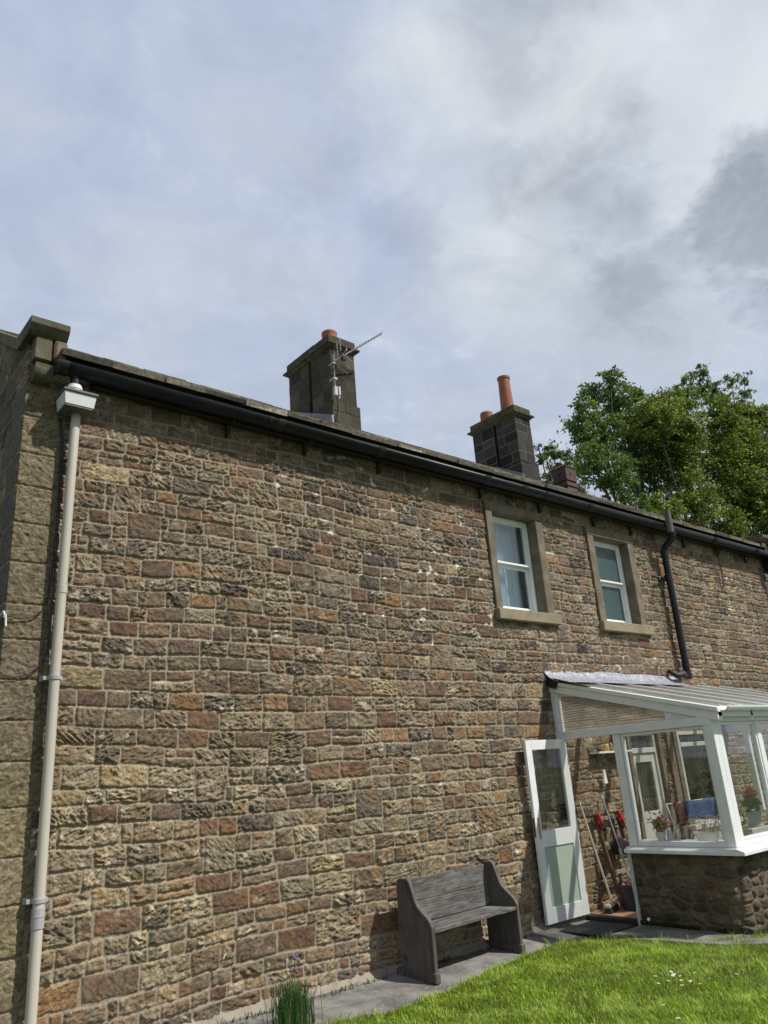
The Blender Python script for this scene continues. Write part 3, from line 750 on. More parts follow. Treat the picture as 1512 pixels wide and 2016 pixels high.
# note: third level only
MB().box(1.712, 2.002, 5.962, 6.208, 4.942, 4.966).build('hopper_lid', M['hopperlid'], dp, .004)
MB().box(1.74, 1.97, 5.995, 6.2, 4.815, 4.827).build('hopper_underside', M['hopperlid'], dp, .002)
MB().lathe([(.058, 0), (.058, .03), (.064, .032), (.064, .05), (.056, .055), (.056, .072)], (1.825, 6.06, 4.968), 20).build('hopper_collar', M['whitepvc'], dp)
MB().lathe([(.040, 0), (.040, .10)], (1.825, 6.06, 5.03), 16).build('gutter_outlet', M['iron'], dp)

# black soil pipe on the right
sp = MB()
sp.tube([(11.16, 6.12, 4.80), (11.16, 6.13, 2.78)], .052, 20)
sp.tube([(11.16, 5.925, 5.06), (11.16, 5.925, 5.0), (11.16, 5.95, 4.94), (11.16, 6.08, 4.86), (11.16, 6.12, 4.80), (11.16, 6.12, 4.70)], .050, 16)
sp.tube([(11.16, 6.13, 2.84), (11.16, 6.13, 2.76)], .062, 20); sp.tube([(11.16, 6.12, 4.77), (11.16, 6.12, 4.69)], .060, 20)
sp.tube([(11.16, 5.925, 5.075), (11.16, 5.925, 5.02)], .060, 20)
soil = sp.build('soil_pipe', M['iron'], house, smooth=False)
MB().tube([(11.14, 5.925, 5.05), (11.14, 5.925, 5.43)], .054, 16).build('vent_extension', M['greypipe'], soil, smooth=False)
mb = MB(); mb.tube([(11.16, 6.13, 4.40), (11.16, 6.13, 4.31)], .061, 20); mb.box(11.08, 11.24, 6.18, 6.24, 4.33, 4.38); mb.build('pipe_clip', M['iron'], soil)
mb = MB(); mb.tube([(11.10, 6.13, 2.80), (10.98, 6.10, 2.83), (10.84, 6.12, 2.80), (10.74, 6.20, 2.88)], [.045, .05, .045, .03], 10); mb.build('pipe_elbow', M['ironold'], soil, smooth=True)
mb = MB(); mb.tube([(11.10, 6.17, 4.33), (10.96, 6.14, 4.35), (10.86, 6.13, 4.33), (10.78, 6.19, 4.35)], .016, 8); mb.tube([(10.88, 6.13, 4.35), (10.86, 6.12, 4.25)], .02, 8); mb.build('overflow_stub', M['ironold'], soil, smooth=True)
mb = MB(); mb.tube([(13.02, 6.2, 5.10), (13.06, 6.16, 4.9), (13.10, 6.18, 4.66), (13.10, 6.2, 4.4)], .012, 6); mb.build('rusty_stay', M['rust'], house)
mb = MB(); mb.box(14.88, 14.99, 6.0, 6.2, 4.86, 5.16); mb.tube([(14.93, 6.12, 4.9), (14.93, 6.14, 3.0)], .045, 12); mb.build('downpipe', M['iron'], house)

# ------------------------------------------------------------------ chimneys
def ashlar(mb, x0, x1, y0, y1, z0, z1, seed, pal, sooty, course=.19):
    """stack built of separate blocks with recessed joints"""
    rng = random.Random(seed); z = z0
    while z < z1 - .02:
        h = min(course * rng.uniform(.8, 1.25), z1 - z)
        if z1 - (z + h) < .06: h = z1 - z
        def cc():
            c = rng.choice(pal); v = rng.uniform(.7, 1.3); return (c[0] * v, c[1] * v, c[2] * v)
        # south side blocks and west side blocks as thin facings round a core
        j = .008 if sooty > .7 else .005
        for (ax0, ax1, horizontal) in ((x0, x1, True), (y0, y1, False)):
            a = ax0
            while a < ax1 - .01:
                w = rng.uniform(.18, .36); 
                if ax1 - (a + w) < .10: w = ax1 - a
                mb.cur = cc(); r_ = rng.uniform(0, .006)
                if horizontal:
                    mb.box(a + j, a + w - j, y0 - r_, y0 + .08, z + j, z + h - j)
                    mb.box(a + j, a + w - j, y1 - .08, y1 + r_, z + j, z + h - j)
                else:
                    mb.box(x0 - r_, x0 + .08, a + j, a + w - j, z + j + .001, z + h - j - .001)
                    mb.box(x1 - .08, x1 + r_, a + j, a + w - j, z + j + .001, z + h - j - .001)
                a += w
        z += h
def core(mb, x0, x1, y0, y1, z0, z1, c): mb.cur = c; mb.box(x0 + .0015, x1 - .0015, y0 + .0015, y1 - .0015, z0 + .002, z1 - .002)
def chimney(x0, x1, y0, y1, zb, zstep, zt, gy, pal, jointc, seed, capc, label):
    soot = 1.0 if pal[0][0] < .04 else .5
    mb = MB()
    ashlar(mb, x0 - .03, x1 + .035, y0 - .03, y1 + .0, zb, zstep, seed, pal, soot, .24); core(mb, x0 - .03, x1 + .035, y0 - .03, y1, zb, zstep, jointc)
    ashlar(mb, x0, x1, y0, gy - .04, zstep, zt, seed + 1, pal, soot); core(mb, x0, x1, y0, gy - .04, zstep, zt, jointc)
    ashlar(mb, x0, x1, gy + .04, y1, zstep, zt, seed + 2, pal, soot); core(mb, x0, x1, gy + .04, y1, zstep, zt, jointc)
    mb.cur = (.02, .02, .02); mb.box(x0 + .10, x1 - .1, gy - .05, gy + .05, zstep, zt)
    ch = mb.build('chimney', M['chim'], house, label=label)
    mb = MB()
    def chamf(a, z_0, z_1, b_):
        mb.hexa([(x0 - a, y0 - a, z_0), (x1 + a, y0 - a, z_0), (x1 + a, y1 + a, z_0), (x0 - a, y1 + a, z_0), (x0 - b_, y0 - b_, z_1), (x1 + b_, y0 - b_, z_1), (x1 + b_, y1 + b_, z_1), (x0 - b_, y1 + b_, z_1)])
    chamf(.015, zt, zt + .045, .05); chamf(.075, zt + .046, zt + .075, .075); chamf(.07, zt + .076, zt + .10, .03)
    mb.build('cornice', M['moss'], ch)
    mb = MB(); a = .025
    n = 3
    for k in range(n):
        ya = y0 - a + (y1 - y0 + 2 * a) * k / n; yb = y0 - a + (y1 - y0 + 2 * a) * (k + 1) / n
        dz = random.Random(seed + k).uniform(-.006, .006)
        mb.box(x0 - a - abs(dz), x1 + a, ya + .003, yb - .003, zt + .101, zt + .225 + dz)
    mb.build('cap_stones', M['moss'], ch, .008)
    return ch
P1 = [(.045, .041, .032), (.058, .052, .039), (.036, .033, .027), (.080, .070, .050)]
ch1 = chimney(6.44, 6.93, 8.5, 9.69, 6.45, 7.27, 8.24, 9.07, P1, (.13, .115, .085), 21, None, 'chimney of olive-brown dressed stone carrying the aerial')
P2 = [(.028, .027, .026), (.04, .038, .036), (.05, .047, .042), (.022, .021, .021)]
ch2 = chimney(10.89, 11.34, 8.5, 9.65, 6.45, 7.24, 8.19, 9.05, P2, (.17, .16, .135), 41, None, 'soot-blackened stone chimney with pale joints and a tall terracotta pot')
MB().lathe([(.115, 0), (.125, .01), (.125, .19), (.13, .20), (.13, .24), (.11, .255), (.05, .26)], (6.68, 8.80, 8.485), 20).build('chimney_pot', M['terra'], ch1)
MB().lathe([(.02, 0), (.15, 0), (.11, .05), (.09, .06)], (6.68, 8.80, 8.465), 20).build('flaunching', M['fillet'], ch1)
MB().lathe([(.145, 0), (.138, .05), (.118, .74), (.118, .78), (.132, .785), (.132, .83), (.10, .83), (.10, .6)], (11.13, 8.84, 8.41), 24).build('chimney_pot', M['terra'], ch2, smooth=False)
mb = MB(); mb.lathe([(.12, 0), (.135, .02), (.135, .24), (.125, .265), (.05, .28)], (11.13, 9.41, 8.41), 20); mb.build('chimney_pot', M['terra'], ch2)
mb = MB(); mb.box(6.38, 7.0, 8.44, 8.468, 6.55, 6.80); mb.prism([(8.44, 6.72), (9.72, 7.50), (9.72, 7.60), (9.1, 7.30), (8.44, 6.99)], 'x', 6.375, 6.408); mb.build('lead_flashing', M['lead'], ch1)
mb = MB(); mb.prism([(8.44, 6.70), (9.1, 7.12), (9.1, 7.30), (8.44, 6.92)], 'x', 10.825, 10.858); mb.box(10.83, 11.39, 8.44, 8.466, 6.6, 6.80); mb.build('lead_flashing', M['lead'], ch2)
# square vent terminal
mb = MB(); cx_, cy_ = 12.92, 9.0
def sq(s0, z0, s1, z1): mb.hexa([(cx_ - s0, cy_ - s0, z0), (cx_ + s0, cy_ - s0, z0), (cx_ + s0, cy_ + s0, z0), (cx_ - s0, cy_ + s0, z0), (cx_ - s1, cy_ - s1, z1), (cx_ + s1, cy_ - s1, z1), (cx_ + s1, cy_ + s1, z1), (cx_ - s1, cy_ + s1, z1)])
sq(.175, 6.9, .16, 7.18); sq(.185, 7.18, .185, 7.22); sq(.16, 7.22, .16, 7.31); sq(.185, 7.31, .185, 7.34); sq(.175, 7.34, .19, 7.60); sq(.205, 7.60, .205, 7.63); sq(.20, 7.63, .12, 7.68)
vt = mb.build('square_vent_pot', M['terradark'], house, .004)
MB().tube([(cx_ - .02, cy_ - .19, 7.47), (cx_ - .02, cy_ - .10, 7.47)], .035, 10).build('vent_hole', M['black'], vt)
MB().tube([(cx_ - .19, cy_, 7.47), (cx_ - .10, cy_, 7.47)], .035, 10).build('vent_hole', M['black'], vt)

# ------------------------------------------------------------------ TV aerial on the first chimney
ae = thing('tv_aerial', 'silver rooftop television aerial with grid reflector on the olive-brown chimney', 'aerial', (6.41, 8.40, 7.2))
MB().tube([(6.42, 8.38, 7.20), (6.42, 8.38, 8.02)], .009, 10).build('mast', M['alu'], ae)
MB().box(6.39, 6.46, 8.36, 8.48, 7.58, 7.61).build('mast_bracket', M['aluold'], ae)
MB().box(6.39, 6.46, 8.36, 8.48, 7.86, 7.88).build('mast_bracket', M['aluold'], ae)
mb = MB(); mb.tube([(6.42, 8.36, 7.90), (6.56, 8.28, 8.01), (7.18, 8.05, 8.50)], .013, 8)
bm_ = mb.build('boom', M['aluold'], ae)
d0 = Vector((6.56, 8.28, 8.01)); d1 = Vector((7.18, 8.05, 8.50)); mb = MB()
side = (d1 - d0).cross(Vector((0, 0, 1))).normalized()
for k in range(11):
    p = d0 + (d1 - d0) * (.22 + .078 * k); mb.tube([p - side * .085, p + side * .085], .0032, 5)
mb.build('director_rods', M['aluold'], bm_)
mb = MB(); o_ = Vector((6.47, 8.33, 7.96)); upv = Vector((-.35, .15, .9)).normalized(); sv = side
for s_ in (1, -1):
    tilt = (upv * s_ + (d1 - d0).normalized() * .45).normalized()
    for k in range(5):
        p = o_ + tilt * (.04 + .055 * k); mb.tube([p - sv * .19, p + sv * .19], .0035, 5)
    for q in (-.17, 0, .17):
        mb.tube([o_ + sv * q + tilt * .02, o_ + sv * q + tilt * .27], .0035, 5)
mb.build('reflector_grid', M['aluold'], ae)
mb = MB(); mb.box(6.50, 6.56, 8.24, 8.30, 7.90, 7.97); mb.build('dipole_box', M['black'], ae, .006)
mb = MB(); mb.tube([d0 - sv * .14, d0 - sv * .14 + Vector((0, 0, .05)), d0 + sv * .14 + Vector((0, 0, .05)), d0 + sv * .14, d0 - sv * .14], .006, 6); mb.build('folded_dipole', M['aluold'], ae)
mb = MB(); mb.tube([(6.42, 8.37, 7.28), (6.44, 8.36, 7.15), (6.47, 8.44, 7.0), (6.48, 8.45, 6.6)], .008, 6); mb.build('aerial_cable', M['cable'], ae)
jb = thing('junction_box', 'small pale grey masthead box strapped below the aerial', 'box', (6.40, 8.36, 7.25))
mb = MB(); mb.box(6.37, 6.435, 8.33, 8.37, 7.28, 7.44); mb.build('box_body', M['boxgrey'], jb, .008)
mb = MB(); mb.box(6.45, 6.49, 8.33, 8.40, 7.30, 7.45); mb.tube([(6.47, 8.36, 7.24), (6.47, 8.36, 7.46)], .02, 10); mb.build('clamp', M['aluold'], jb, .004)

# ------------------------------------------------------------------ conservatory
cons = thing('lean_to_conservatory', 'white timber lean-to conservatory with corrugated clear roof on a rubble dwarf wall', 'conservatory', (7.95, 4.2, 0))
CX = 7.95; CF = 4.20; CE = 12.2
def side_panel():
    f = MB()
    f.box(CX - .03, CX + .05, 6.165, 6.235, .02, 1.955)                 # wall post beside the door
    f.box(CX - .035, CX + .05, 6.165, 6.235, 2.051, 2.60)
    f.box(CX - .045, CX + .055, 4.215, 6.235, 1.957, 2.049)               # head beam
    f.box(CX - .035, CX + .05, 5.335, 5.43, .764, 1.953)                  # mullion between door and window
    f.box(CX - .030, CX + .05, 5.446, 5.478, .02, .698)                   # door jamb below the sill
    return f
side_panel().build('side_frame', M['white'], cons, .004)
f = MB(); f.box(CX - .04, CX + .06, CF - .01, CF + .085, .765, 2.075); f.box(CX + .062, CX + .14, CF - .008, CF + .06, .765, 2.07); f.build('corner_post', M['white'], cons, .004)
f = MB()
f.box(CX - .028, CX + .045, CF + .09, 5.33, .765, .815)
f.box(CX - .02, CX + .03, 5.300, 5.328, .818, 1.95).box(CX - .02, CX + .03, CF + .09, CF + .12, .818, 1.95).box(CX - .02, CX + .03, CF + .12, 5.298, 1.925, 1.95)
f.build('window_frame', M['white'], cons, .003)
f = MB(); f.prism([(CX - .11, .700), (CX - .11, .735), (CX - .03, .762), (CX + .16, .762), (CX + .16, .70)], 'y', CF - .03, 5.465)
f.prism([(CF - .11, .700), (CF - .11, .735), (CF - .03, .7625), (CF + .16, .7625), (CF + .16, .70)], 'x', CX - .105, CE + .1)
f.build('outer_sill', M['white'], cons, .003)
MB().box(CX + .162, CX + .34, CF + .3, 5.45, .72, .80).box(CX + .17, CE, CF + .162, CF + .32, .722, .8005).build('inner_ledge', M['whitein'], cons, .003)
MB().box(CX + .0, CX + .006, CF + .12, 5.30, .815, 1.93).build('side_pane', M['glass'], cons)
# sloping rafters (barge) and infill
def zr(y): return 2.66 + (y - 6.25) * .262
f = MB(); f.prism([(4.10, zr(4.10) - .11), (6.236, zr(6.236) - .11), (6.236, zr(6.236) - .02), (4.10, zr(4.10) - .02)], 'x', CX - .05, CX + .05)
f.prism([(4.08, zr(4.08) - .018), (6.236, zr(6.236) - .018), (6.236, zr(6.236) + .03), (4.08, zr(4.08) + .03)], 'x', CX - .07, CX + .06)
f.build('end_rafter', M['white'], cons, .003)
f = MB(); f.prism([(4.215, 2.052), (4.72, 2.052), (4.72, zr(4.72) - .112), (4.215, zr(4.215) - .112)], 'x', CX - .02, CX + .03); f.build('gable_infill', M['white'], cons)
f = MB(); f.box(CX - .015, CX + .03, 6.135, 6.163, 2.052, zr(6.15) - .112); f.build('gable_bead', M['white'], cons)
# corrugated clear sheet in the side gable
f = MB(); ny, nzq = 2, 150
def corr(p, q):
    y = 4.73 + p * 1.40; top_ = zr(y) - .112; z = 2.053 + q * .48
    z = min(z, top_); return (CX + .004 + .009 * math.sin(z * 2 * math.pi / .030), y, z)
f.grid(corr, 20, nzq); f.build('gable_sheet', M['poly'], cons, smooth=True)
# roof sheets and glazing bars
f = MB()
def rf(p, q):
    x = CX + .05 + p * (CE - CX - .05); y = 4.02 + q * 2.21
    return (x, y, zr(y) + .012 + .007 * math.sin(x * 2 * math.pi / .076))
f.grid(rf, 440, 2); f.build('roof_sheet', M['polyroof'], cons, smooth=True)
f = MB(); nb = 6
for k in range(1, nb + 1):
    x = CX + k * (CE - CX) / nb
    f.prism([(4.10, zr(4.10) - .09), (6.2, zr(6.2) - .09), (6.2, zr(6.2) - .005), (4.10, zr(4.10) - .005)], 'x', x - .02, x + .02)
    f.prism([(4.06, zr(4.06) + .022), (6.2, zr(6.2) + .022), (6.2, zr(6.2) + .038), (4.06, zr(4.06) + .038)], 'x', x - .028, x + .028)
f.box(CX + .06, CE, 6.19, 6.236, zr(6.2) - .16, zr(6.2) - .05)
f.build('roof_rafters', M['white'], cons)
# lead flashing dressed up the wall, wavy top
f = MB()
def fl(p, q):
    x = CX - .10 + p * 3.15; r_ = .5 + .5 * math.sin(x * 4.3) * math.sin(x * 2.1 + 1)
    y = 6.242 - (1 - q) ** 1.5 * .21 - .02 * math.sin(x * 9 + q * 5) * math.sin(x * 3.7) * (1 - q); z = zr(y) + .045 + .10 * q * q + .03 * r_ * q 
    return (x, y - .006, z)
f.grid(fl, 220, 8); f.build('lead_flashing', M['leadlight'], cons, smooth=True, solid=.004)
f = MB(); f.prism([(5.62, zr(5.62) + .032), (6.20, zr(6.2) + .032), (6.20, zr(6.2) + .075), (5.62, zr(5.62) + .036)], 'x', CX - .085, CX - .02); f.prism([(6.10, zr(6.1) - .06), (6.235, zr(6.2) - .03), (6.235, zr(6.2) + .09), (6.05, zr(6.05) + .05)], 'x', CX - .09, CX - .075); f.build('black_flashing_tape', M['iron'], cons)
# front frame
f = MB(); f.box(CX + .142, CE + .04, CF - .02, CF + .07, 1.985, 2.075)
f.box(CX + .142, CE, CF, CF + .06, .765, .815)
for x in (8.93, 9.83, 10.73, 11.63):
    f.box(x - .045, x + .045, CF - .005, CF + .065, .816, 1.983)
f.build('front_frame', M['white'], cons, .004)
f = MB()
for a_, b_ in ((CX + .142, 8.885), (8.975, 9.785), (9.875, 10.685), (10.775, 11.585)):
    for (p, q, r_, s_) in ((a_, a_ + .03, .818, 1.98), (b_ - .03, b_, .818, 1.98), (a_ + .031, b_ - .031, 1.95, 1.98), (a_ + .031, b_ - .031, .818, .845)): f.box(p, q, CF + .005, CF + .05, r_, s_)
f.build('front_casements', M['white'], cons, .002)
MB().box(CX + .145, CE, CF + .025, CF + .031, .82, 1.98).build('front_pane', M['glass'], cons)
# far end
f = MB(); f.box(CE - .04, CE + .04, CF, 6.23, 1.96, 2.05).box(CE - .035, CE + .035, 5.90, 5.98, .765, 1.96).box(CE - .035, CE + .035, 5.0, 5.08, .765, 1.96).box(CE - .04, CE + .04, CF + .07, CF + .16, .765, 1.96).box(CE - .03, CE + .03, CF + .1, 6.2, .765, .82).prism([(4.3, 2.05), (6.2, 2.05), (6.2, zr(6.2) - .03), (4.3, zr(4.3) - .03)], 'x', CE - .01, CE + .01)
f.build('far_end_frame', M['white'], cons, .003)
MB().box(CE - .004, CE + .004, CF + .16, 6.2, .82, 1.96).build('far_end_pane', M['glass'], cons)
# white front gutter
f = MB(); pts = []
o = halfround(CX + .0, CE + .1, CF - .15, 2.135, .048, .004).build('front_gutter', M['whitepvc'], cons)
halfround(CX + .02, CX + .07, CF - .15, 2.137, .053, .008).build('gutter_end', M['whitepvc'], o)
MB().box(CX - .03, CE, CF - .10, CF - .025, 2.03, 2.11).build('fascia', M['white'], cons, .003)
# floor
MB().box(CX + .05, CE, 4.5, 6.2, -.10, .028).build('tiled_floor', M['floor'], cons)
MB().box(CX - .05, CX + .048, 5.44, 6.163, -.06, .022).build('door_threshold', M['ironold'], cons, .003)

# rubble dwarf wall wrapping the corner
RC = .16; Ls = 5.44 - (CF + .05 + RC); La = RC * math.pi / 2; Lf = CE - (CX + RC)
def dw_map(s):
    s = np.asarray(s)
    x = np.where(s < Ls, CX - .015, 0.); y = np.where(s < Ls, 5.44 - s, 0.); nxn = np.where(s < Ls, -1., 0.); nyn = np.zeros_like(s)
    a = (s - Ls) / RC; m_ = (s >= Ls) & (s < Ls + La)
    cx0 = CX - .015 + RC; cy0 = CF + .05 + RC
    x = np.where(m_, cx0 - RC * np.cos(a), x); y = np.where(m_, cy0 - RC * np.sin(a), y); nxn = np.where(m_, -np.cos(a), nxn); nyn = np.where(m_, -np.sin(a), nyn)
    m2 = s >= Ls + La
    x = np.where(m2, cx0 + (s - Ls - La), x); y = np.where(m2, CF + .05, y); nxn = np.where(m2, 0., nxn); nyn = np.where(m2, -1., nyn)
    return x, y, nxn, nyn
ss = np.concatenate([np.arange(0, Ls + La + .3, .0075), np.arange(Ls + La + .3, Ls + La + Lf, .016)]); zd = np.arange(-.10, .705, .0075)
S, Zd = np.meshgrid(ss, zd, indexing='ij'); Sf = S.ravel(); Zf = Zd.ravel()
rng2 = np.random.default_rng(8)
pts = []
k = 0
z = -.12
while z < .80:
    s = -.2 + rng2.random() * .15
    while s < ss[-1] + .2:
        pts.append((s + rng2.uniform(-.02, .02), z + rng2.uniform(-.022, .022), rng2.uniform(.75, 1.2))); s += rng2.uniform(.13, .25)
    z += rng2.uniform(.085, .125)
pts = np.array(pts)
F1 = np.full(Sf.shape, 9.); F2 = np.full(Sf.shape, 9.); ID = np.zeros(Sf.shape, int)
ws_ = Sf + (vn(Sf * 9, Zf * 9, 5) - .5) * .05; wz_ = Zf + (vn(Sf * 9, Zf * 9, 6) - .5) * .04
for i, (a_, b_, q) in enumerate(pts):
    mk = np.abs(ws_ - a_) < .35
    d = np.full(Sf.shape, 9.); d[mk] = np.hypot((ws_[mk] - a_) * .62, wz_[mk] - b_) / q
    nn = d < F1; F2 = np.where(nn, F1, np.minimum(F2, d)); ID = np.where(nn, i, ID); F1 = np.where(nn, d, F1)
e = F2 - F1
mask = sst(.012, .034, e + (vn(Sf * 40, Zf * 40, 9) - .5) * .012)
prd = rng2.uniform(.4, 1.3, len(pts))[ID]
hgt_edge = sst(.0, .06, Sf)
hgt = mask * prd * .024 * np.clip(e / .05, 0, 1) ** .5 + mask * (fbm(Sf * 22, Zf * 26, 4, 61, .6) - .5) * .028 + (fbm(Sf * 8, Zf * 8, 3, 62) - .5) * .012
pal = np.array([(.12, .10, .068), (.09, .078, .055), (.14, .112, .075), (.105, .062, .046), (.07, .064, .043), (.125, .10, .065)])
cd = pal[rng2.integers(0, len(pal), len(pts))[ID]] * rng2.uniform(.75, 1.25, len(pts))[ID][:, None] * (.6 + .8 * fbm(Sf * 30, Zf * 34, 3, 63)[:, None])
mo = np.array([.15, .118, .086]) * (.7 + .5 * fbm(Sf * 25, Zf * 25, 3, 64)[:, None])
cd = cd * mask[:, None] + mo * (1 - mask[:, None])
gr = (sst(.28, -.02, Zf) * sst(.40, .66, fbm(Sf * 6, Zf * 6, 3, 65)) * .7)[:, None]; cd = cd * (1 - gr) + np.array([.035, .045, .018]) * gr
px_, py_, ax_, ay_ = dw_map(Sf)
hgt = hgt * hgt_edge
Vd = np.stack([px_ + ax_ * hgt, py_ + ay_ * hgt, Zf], 1)
np_mesh('dwarf_wall', Vd, grid_faces(len(ss), len(zd))[:, ::-1], M['stonewall'], cons, cd, True, cons.location)['label'] = 'low wall of rounded rubble stones, mossy at the foot'
MB().box(CX + .02, CX + .16, CF + .25, 5.43, -.1, .698).box(CX + .16, CE, CF + .09, CF + .2, -.1, .698).build('dwarf_wall_core', M['fillet'], cons)
mb = MB(); rngm = random.Random(2)
mb.grid(lambda p, q: (CX - .056 - .006 * math.sin(q * 14), 5.462 - p * (.026 - .008 * q + .003 * math.sin(q * 23) + .002 * math.sin(q * 51 + 1)), -.03 + q * .73), 2, 60); mb.build('ragged_mortar_edge', M['render'], cons, solid=.006)

# the open door
door = MB(); dz0, dz1, dx0, dx1, dy0, dy1 = .035, 1.965, 7.185, 7.925, 6.12, 6.16
door.box(dx0, dx0 + .105, dy0, dy1, dz0, dz1).box(dx1 - .105, dx1, dy0, dy1, dz0, dz1)
door.box(dx0 + .105, dx1 - .105, dy0, dy1, dz1 - .11, dz1).box(dx0 + .105, dx1 - .105, dy0, dy1, .80, .975).box(dx0 + .105, dx1 - .105, dy0, dy1, dz0, dz0 + .155)
door = door.build('open_door', M['white'], cons, .003)
MB().box(dx0 + .105, dx1 - .105, dy0 + .016, dy0 + .022, .975, dz1 - .11).build('upper_pane', M['glass'], door)
MB().box(dx0 + .105, dx1 - .105, dy0 + .014, dy0 + .024, dz0 + .155, .80).build('lower_panel', M['greenpanel'], door)
mb = MB(); mb.box(7.225, 7.255, dy0 - .008, dy0 - .001, .90, 1.12); mb.tube([(7.24, dy0 - .005, 1.06), (7.24, dy0 - .045, 1.06), (7.26, dy0 - .05, 1.06), (7.36, dy0 - .05, 1.062)], .008, 8); mb.tube([(7.24, dy0 - .012, .96), (7.24, dy0 - .008, .96)], .01, 8); mb.build('door_handle', M['brass'], door)
mb = MB(); mb.box(dx0 - .003, dx0 - .0005, dy0 + .01, dy0 + .03, .92, 1.12); mb.build('lock_plate', M['ironold'], door)
for z in (.3, 1.0, 1.7): MB().tube([(7.932, 6.115, z - .04), (7.932, 6.115, z + .04)], .007, 8).build('hinge', M['aluold'], door)

# ------------------------------------------------------------------ things in and round the conservatory
t = thing('broom', 'pale wooden broom with black bristle head leaning beside the open door', 'broom', (8.2, 5.98, .03))
MB().tube([(8.19, 5.97, .09), (8.14, 6.20, 1.23)], .012, 10).build('handle', M['broomwood'], t)
mb = MB(); T = Matrix.Translation((8.20, 6.0, .03)) @ Matrix.Rotation(R(18), 4, 'Z'); mb.box(-.16, .16, -.03, .03, .055, .085, T); mb.build('broom_head', M['broomwood'], t, .004)
mb = MB(); mb.hexa([T @ Vector(q) for q in ((-.17, -.045, .0), (.17, -.045, .0), (.17, .045, .0), (-.17, .045, .0), (-.155, -.03, .055), (.155, -.03, .055), (.155, .03, .055), (-.155, .03, .055))]); mb.build('bristles', M['black'], t)

t = thing('step_ladder', 'old brown wooden ladder leaning on the stone wall inside the conservatory', 'ladder', (8.65, 6.1, .03))
for x in (8.40, 8.86):
    MB().beam((x + .04, 6.02, .03), (x, 6.20, 1.06), .028, .05, (0, 1, 0)).build('stile', M['brown'], t, .003)
for z in (.16, .40, .72, 1.0):
    y = 6.02 + .18 * z / 1.06
    MB().box(8.42, 8.88, y - .02, y + .012, z - .02, z + .02).build('rung', M['greywood'], t, .003)

t = thing('mop_pole', 'pale metal pole standing in the dark grey bucket', 'pole', (8.5, 6.0, .1))
MB().tube([(8.52, 5.85, .10), (8.585, 6.18, 1.245)], .0105, 10).build('pole', M['aluold'], t)
MB().tube([(8.549, 6.0, .60), (8.552, 6.015, .66)], .018, 10).build('pole_joint', M['boxgrey'], t)
MB().tube([(8.584, 6.175, 1.225), (8.588, 6.19, 1.27)], .014, 10).build('grip', M['greenpanel'], t)

t = thing('bucket', 'round dark grey plastic bucket inside the conservatory doorway', 'bucket', (8.42, 5.86, .03))
MB().lathe([(.01, .012), (.125, .0), (.13, .02), (.160, .245), (.172, .25), (.172, .27), (.158, .27), (.150, .20), (.01, .19)], (8.42, 5.84, .03), 28).build('body', M['bucket'], t, smooth=False)
mb = MB(); mb.tube([(8.26, 5.84, .28), (8.30, 5.74, .24), (8.42, 5.68, .22), (8.54, 5.74, .24), (8.58, 5.84, .28)], .005, 6); mb.build('carry_handle', M['cable'], t)
t = thing('cleaning_cloths', 'red and white speckled cloths heaped in the bucket', 'cloth', (8.42, 5.84, .25))
mb = MB(); rr = random.Random(4)
for k in range(26):
    a = rr.uniform(0, 6.28); r_ = rr.uniform(0, .12); mb.lathe([(.004, -.02), (.026, 0), (.022, .022), (.004, .03)], (8.42 + r_ * math.cos(a), 5.84 + r_ * math.sin(a), .275 + rr.uniform(-.01, .03)), 8)
mb.build('rags', M['pink'], t, smooth=True)
t = thing('scrubbing_brush', 'white-handled brush sticking out of the bucket', 'brush', (8.5, 5.84, .28))
MB().tube([(8.50, 5.82, .26), (8.47, 5.87, .36), (8.46, 5.90, .42)], [.010, .013, .016], 8).build('brush_handle', M['whitepvc'], t, smooth=True)

def glove(x, y, z, lab, flip):
    t = thing('glove', lab, 'glove', (x, y, z), 0, 'red work gloves on the ladder')
    mb = MB(); s = flip
    mb.tube([(x, y, z + .075), (x + .004 * s, y - .006, z + .03), (x + .012 * s, y - .010, z - .02), (x + .02 * s, y - .012, z - .065)], [.027, .022, .034, .030], 12)
    mb.build('cuff_and_palm', M['red'], t, smooth=True)
    mb = MB()
    for k, (dx, L_) in enumerate(((-.026, .055), (-.009, .07), (.010, .068), (.027, .055))):
        mb.tube([(x + (.02 + dx) * s if s > 0 else x - .02 - dx, y - .016, z - .065), (x + (.026 + dx * 1.25) * s if s > 0 else x - .026 - dx * 1.25, y - .02, z - .065 - L_)], [.011, .008], 8)
    mb.tube([(x - .03 * s, y - .016, z - .02), (x - .05 * s, y - .02, z - .07)], [.011, .008], 8)
    mb.build('fingers', M['darkred'], t, smooth=True)
glove(8.40, 6.14, 1.0, 'red and black work glove hung on the left stile of the ladder', 1)
glove(8.83, 6.14, 1.0, 'red and black work glove on the right stile of the ladder, beside the white post', 1)
t = thing('black_cloth', 'black cloth bundle draped over a rung of the ladder', 'cloth', (8.68, 6.08, .65))
mb = MB()
def bc(p, q):
    a = p * 2 * math.pi
    xx = 8.50 + q * .36; r_ = (.035 + .05 * math.sin(q * math.pi) * (1 + .3 * math.sin(q * 9))) * (1 + .25 * math.sin(a * 3 + q * 7))
    return (xx, 6.09 + .4 * r_ * math.cos(a), .68 + r_ * math.sin(a) * 1.1 - .02 * q)
mb.grid(bc, 20, 24); mb.build('folds', M['blackcloth'], t, smooth=True)

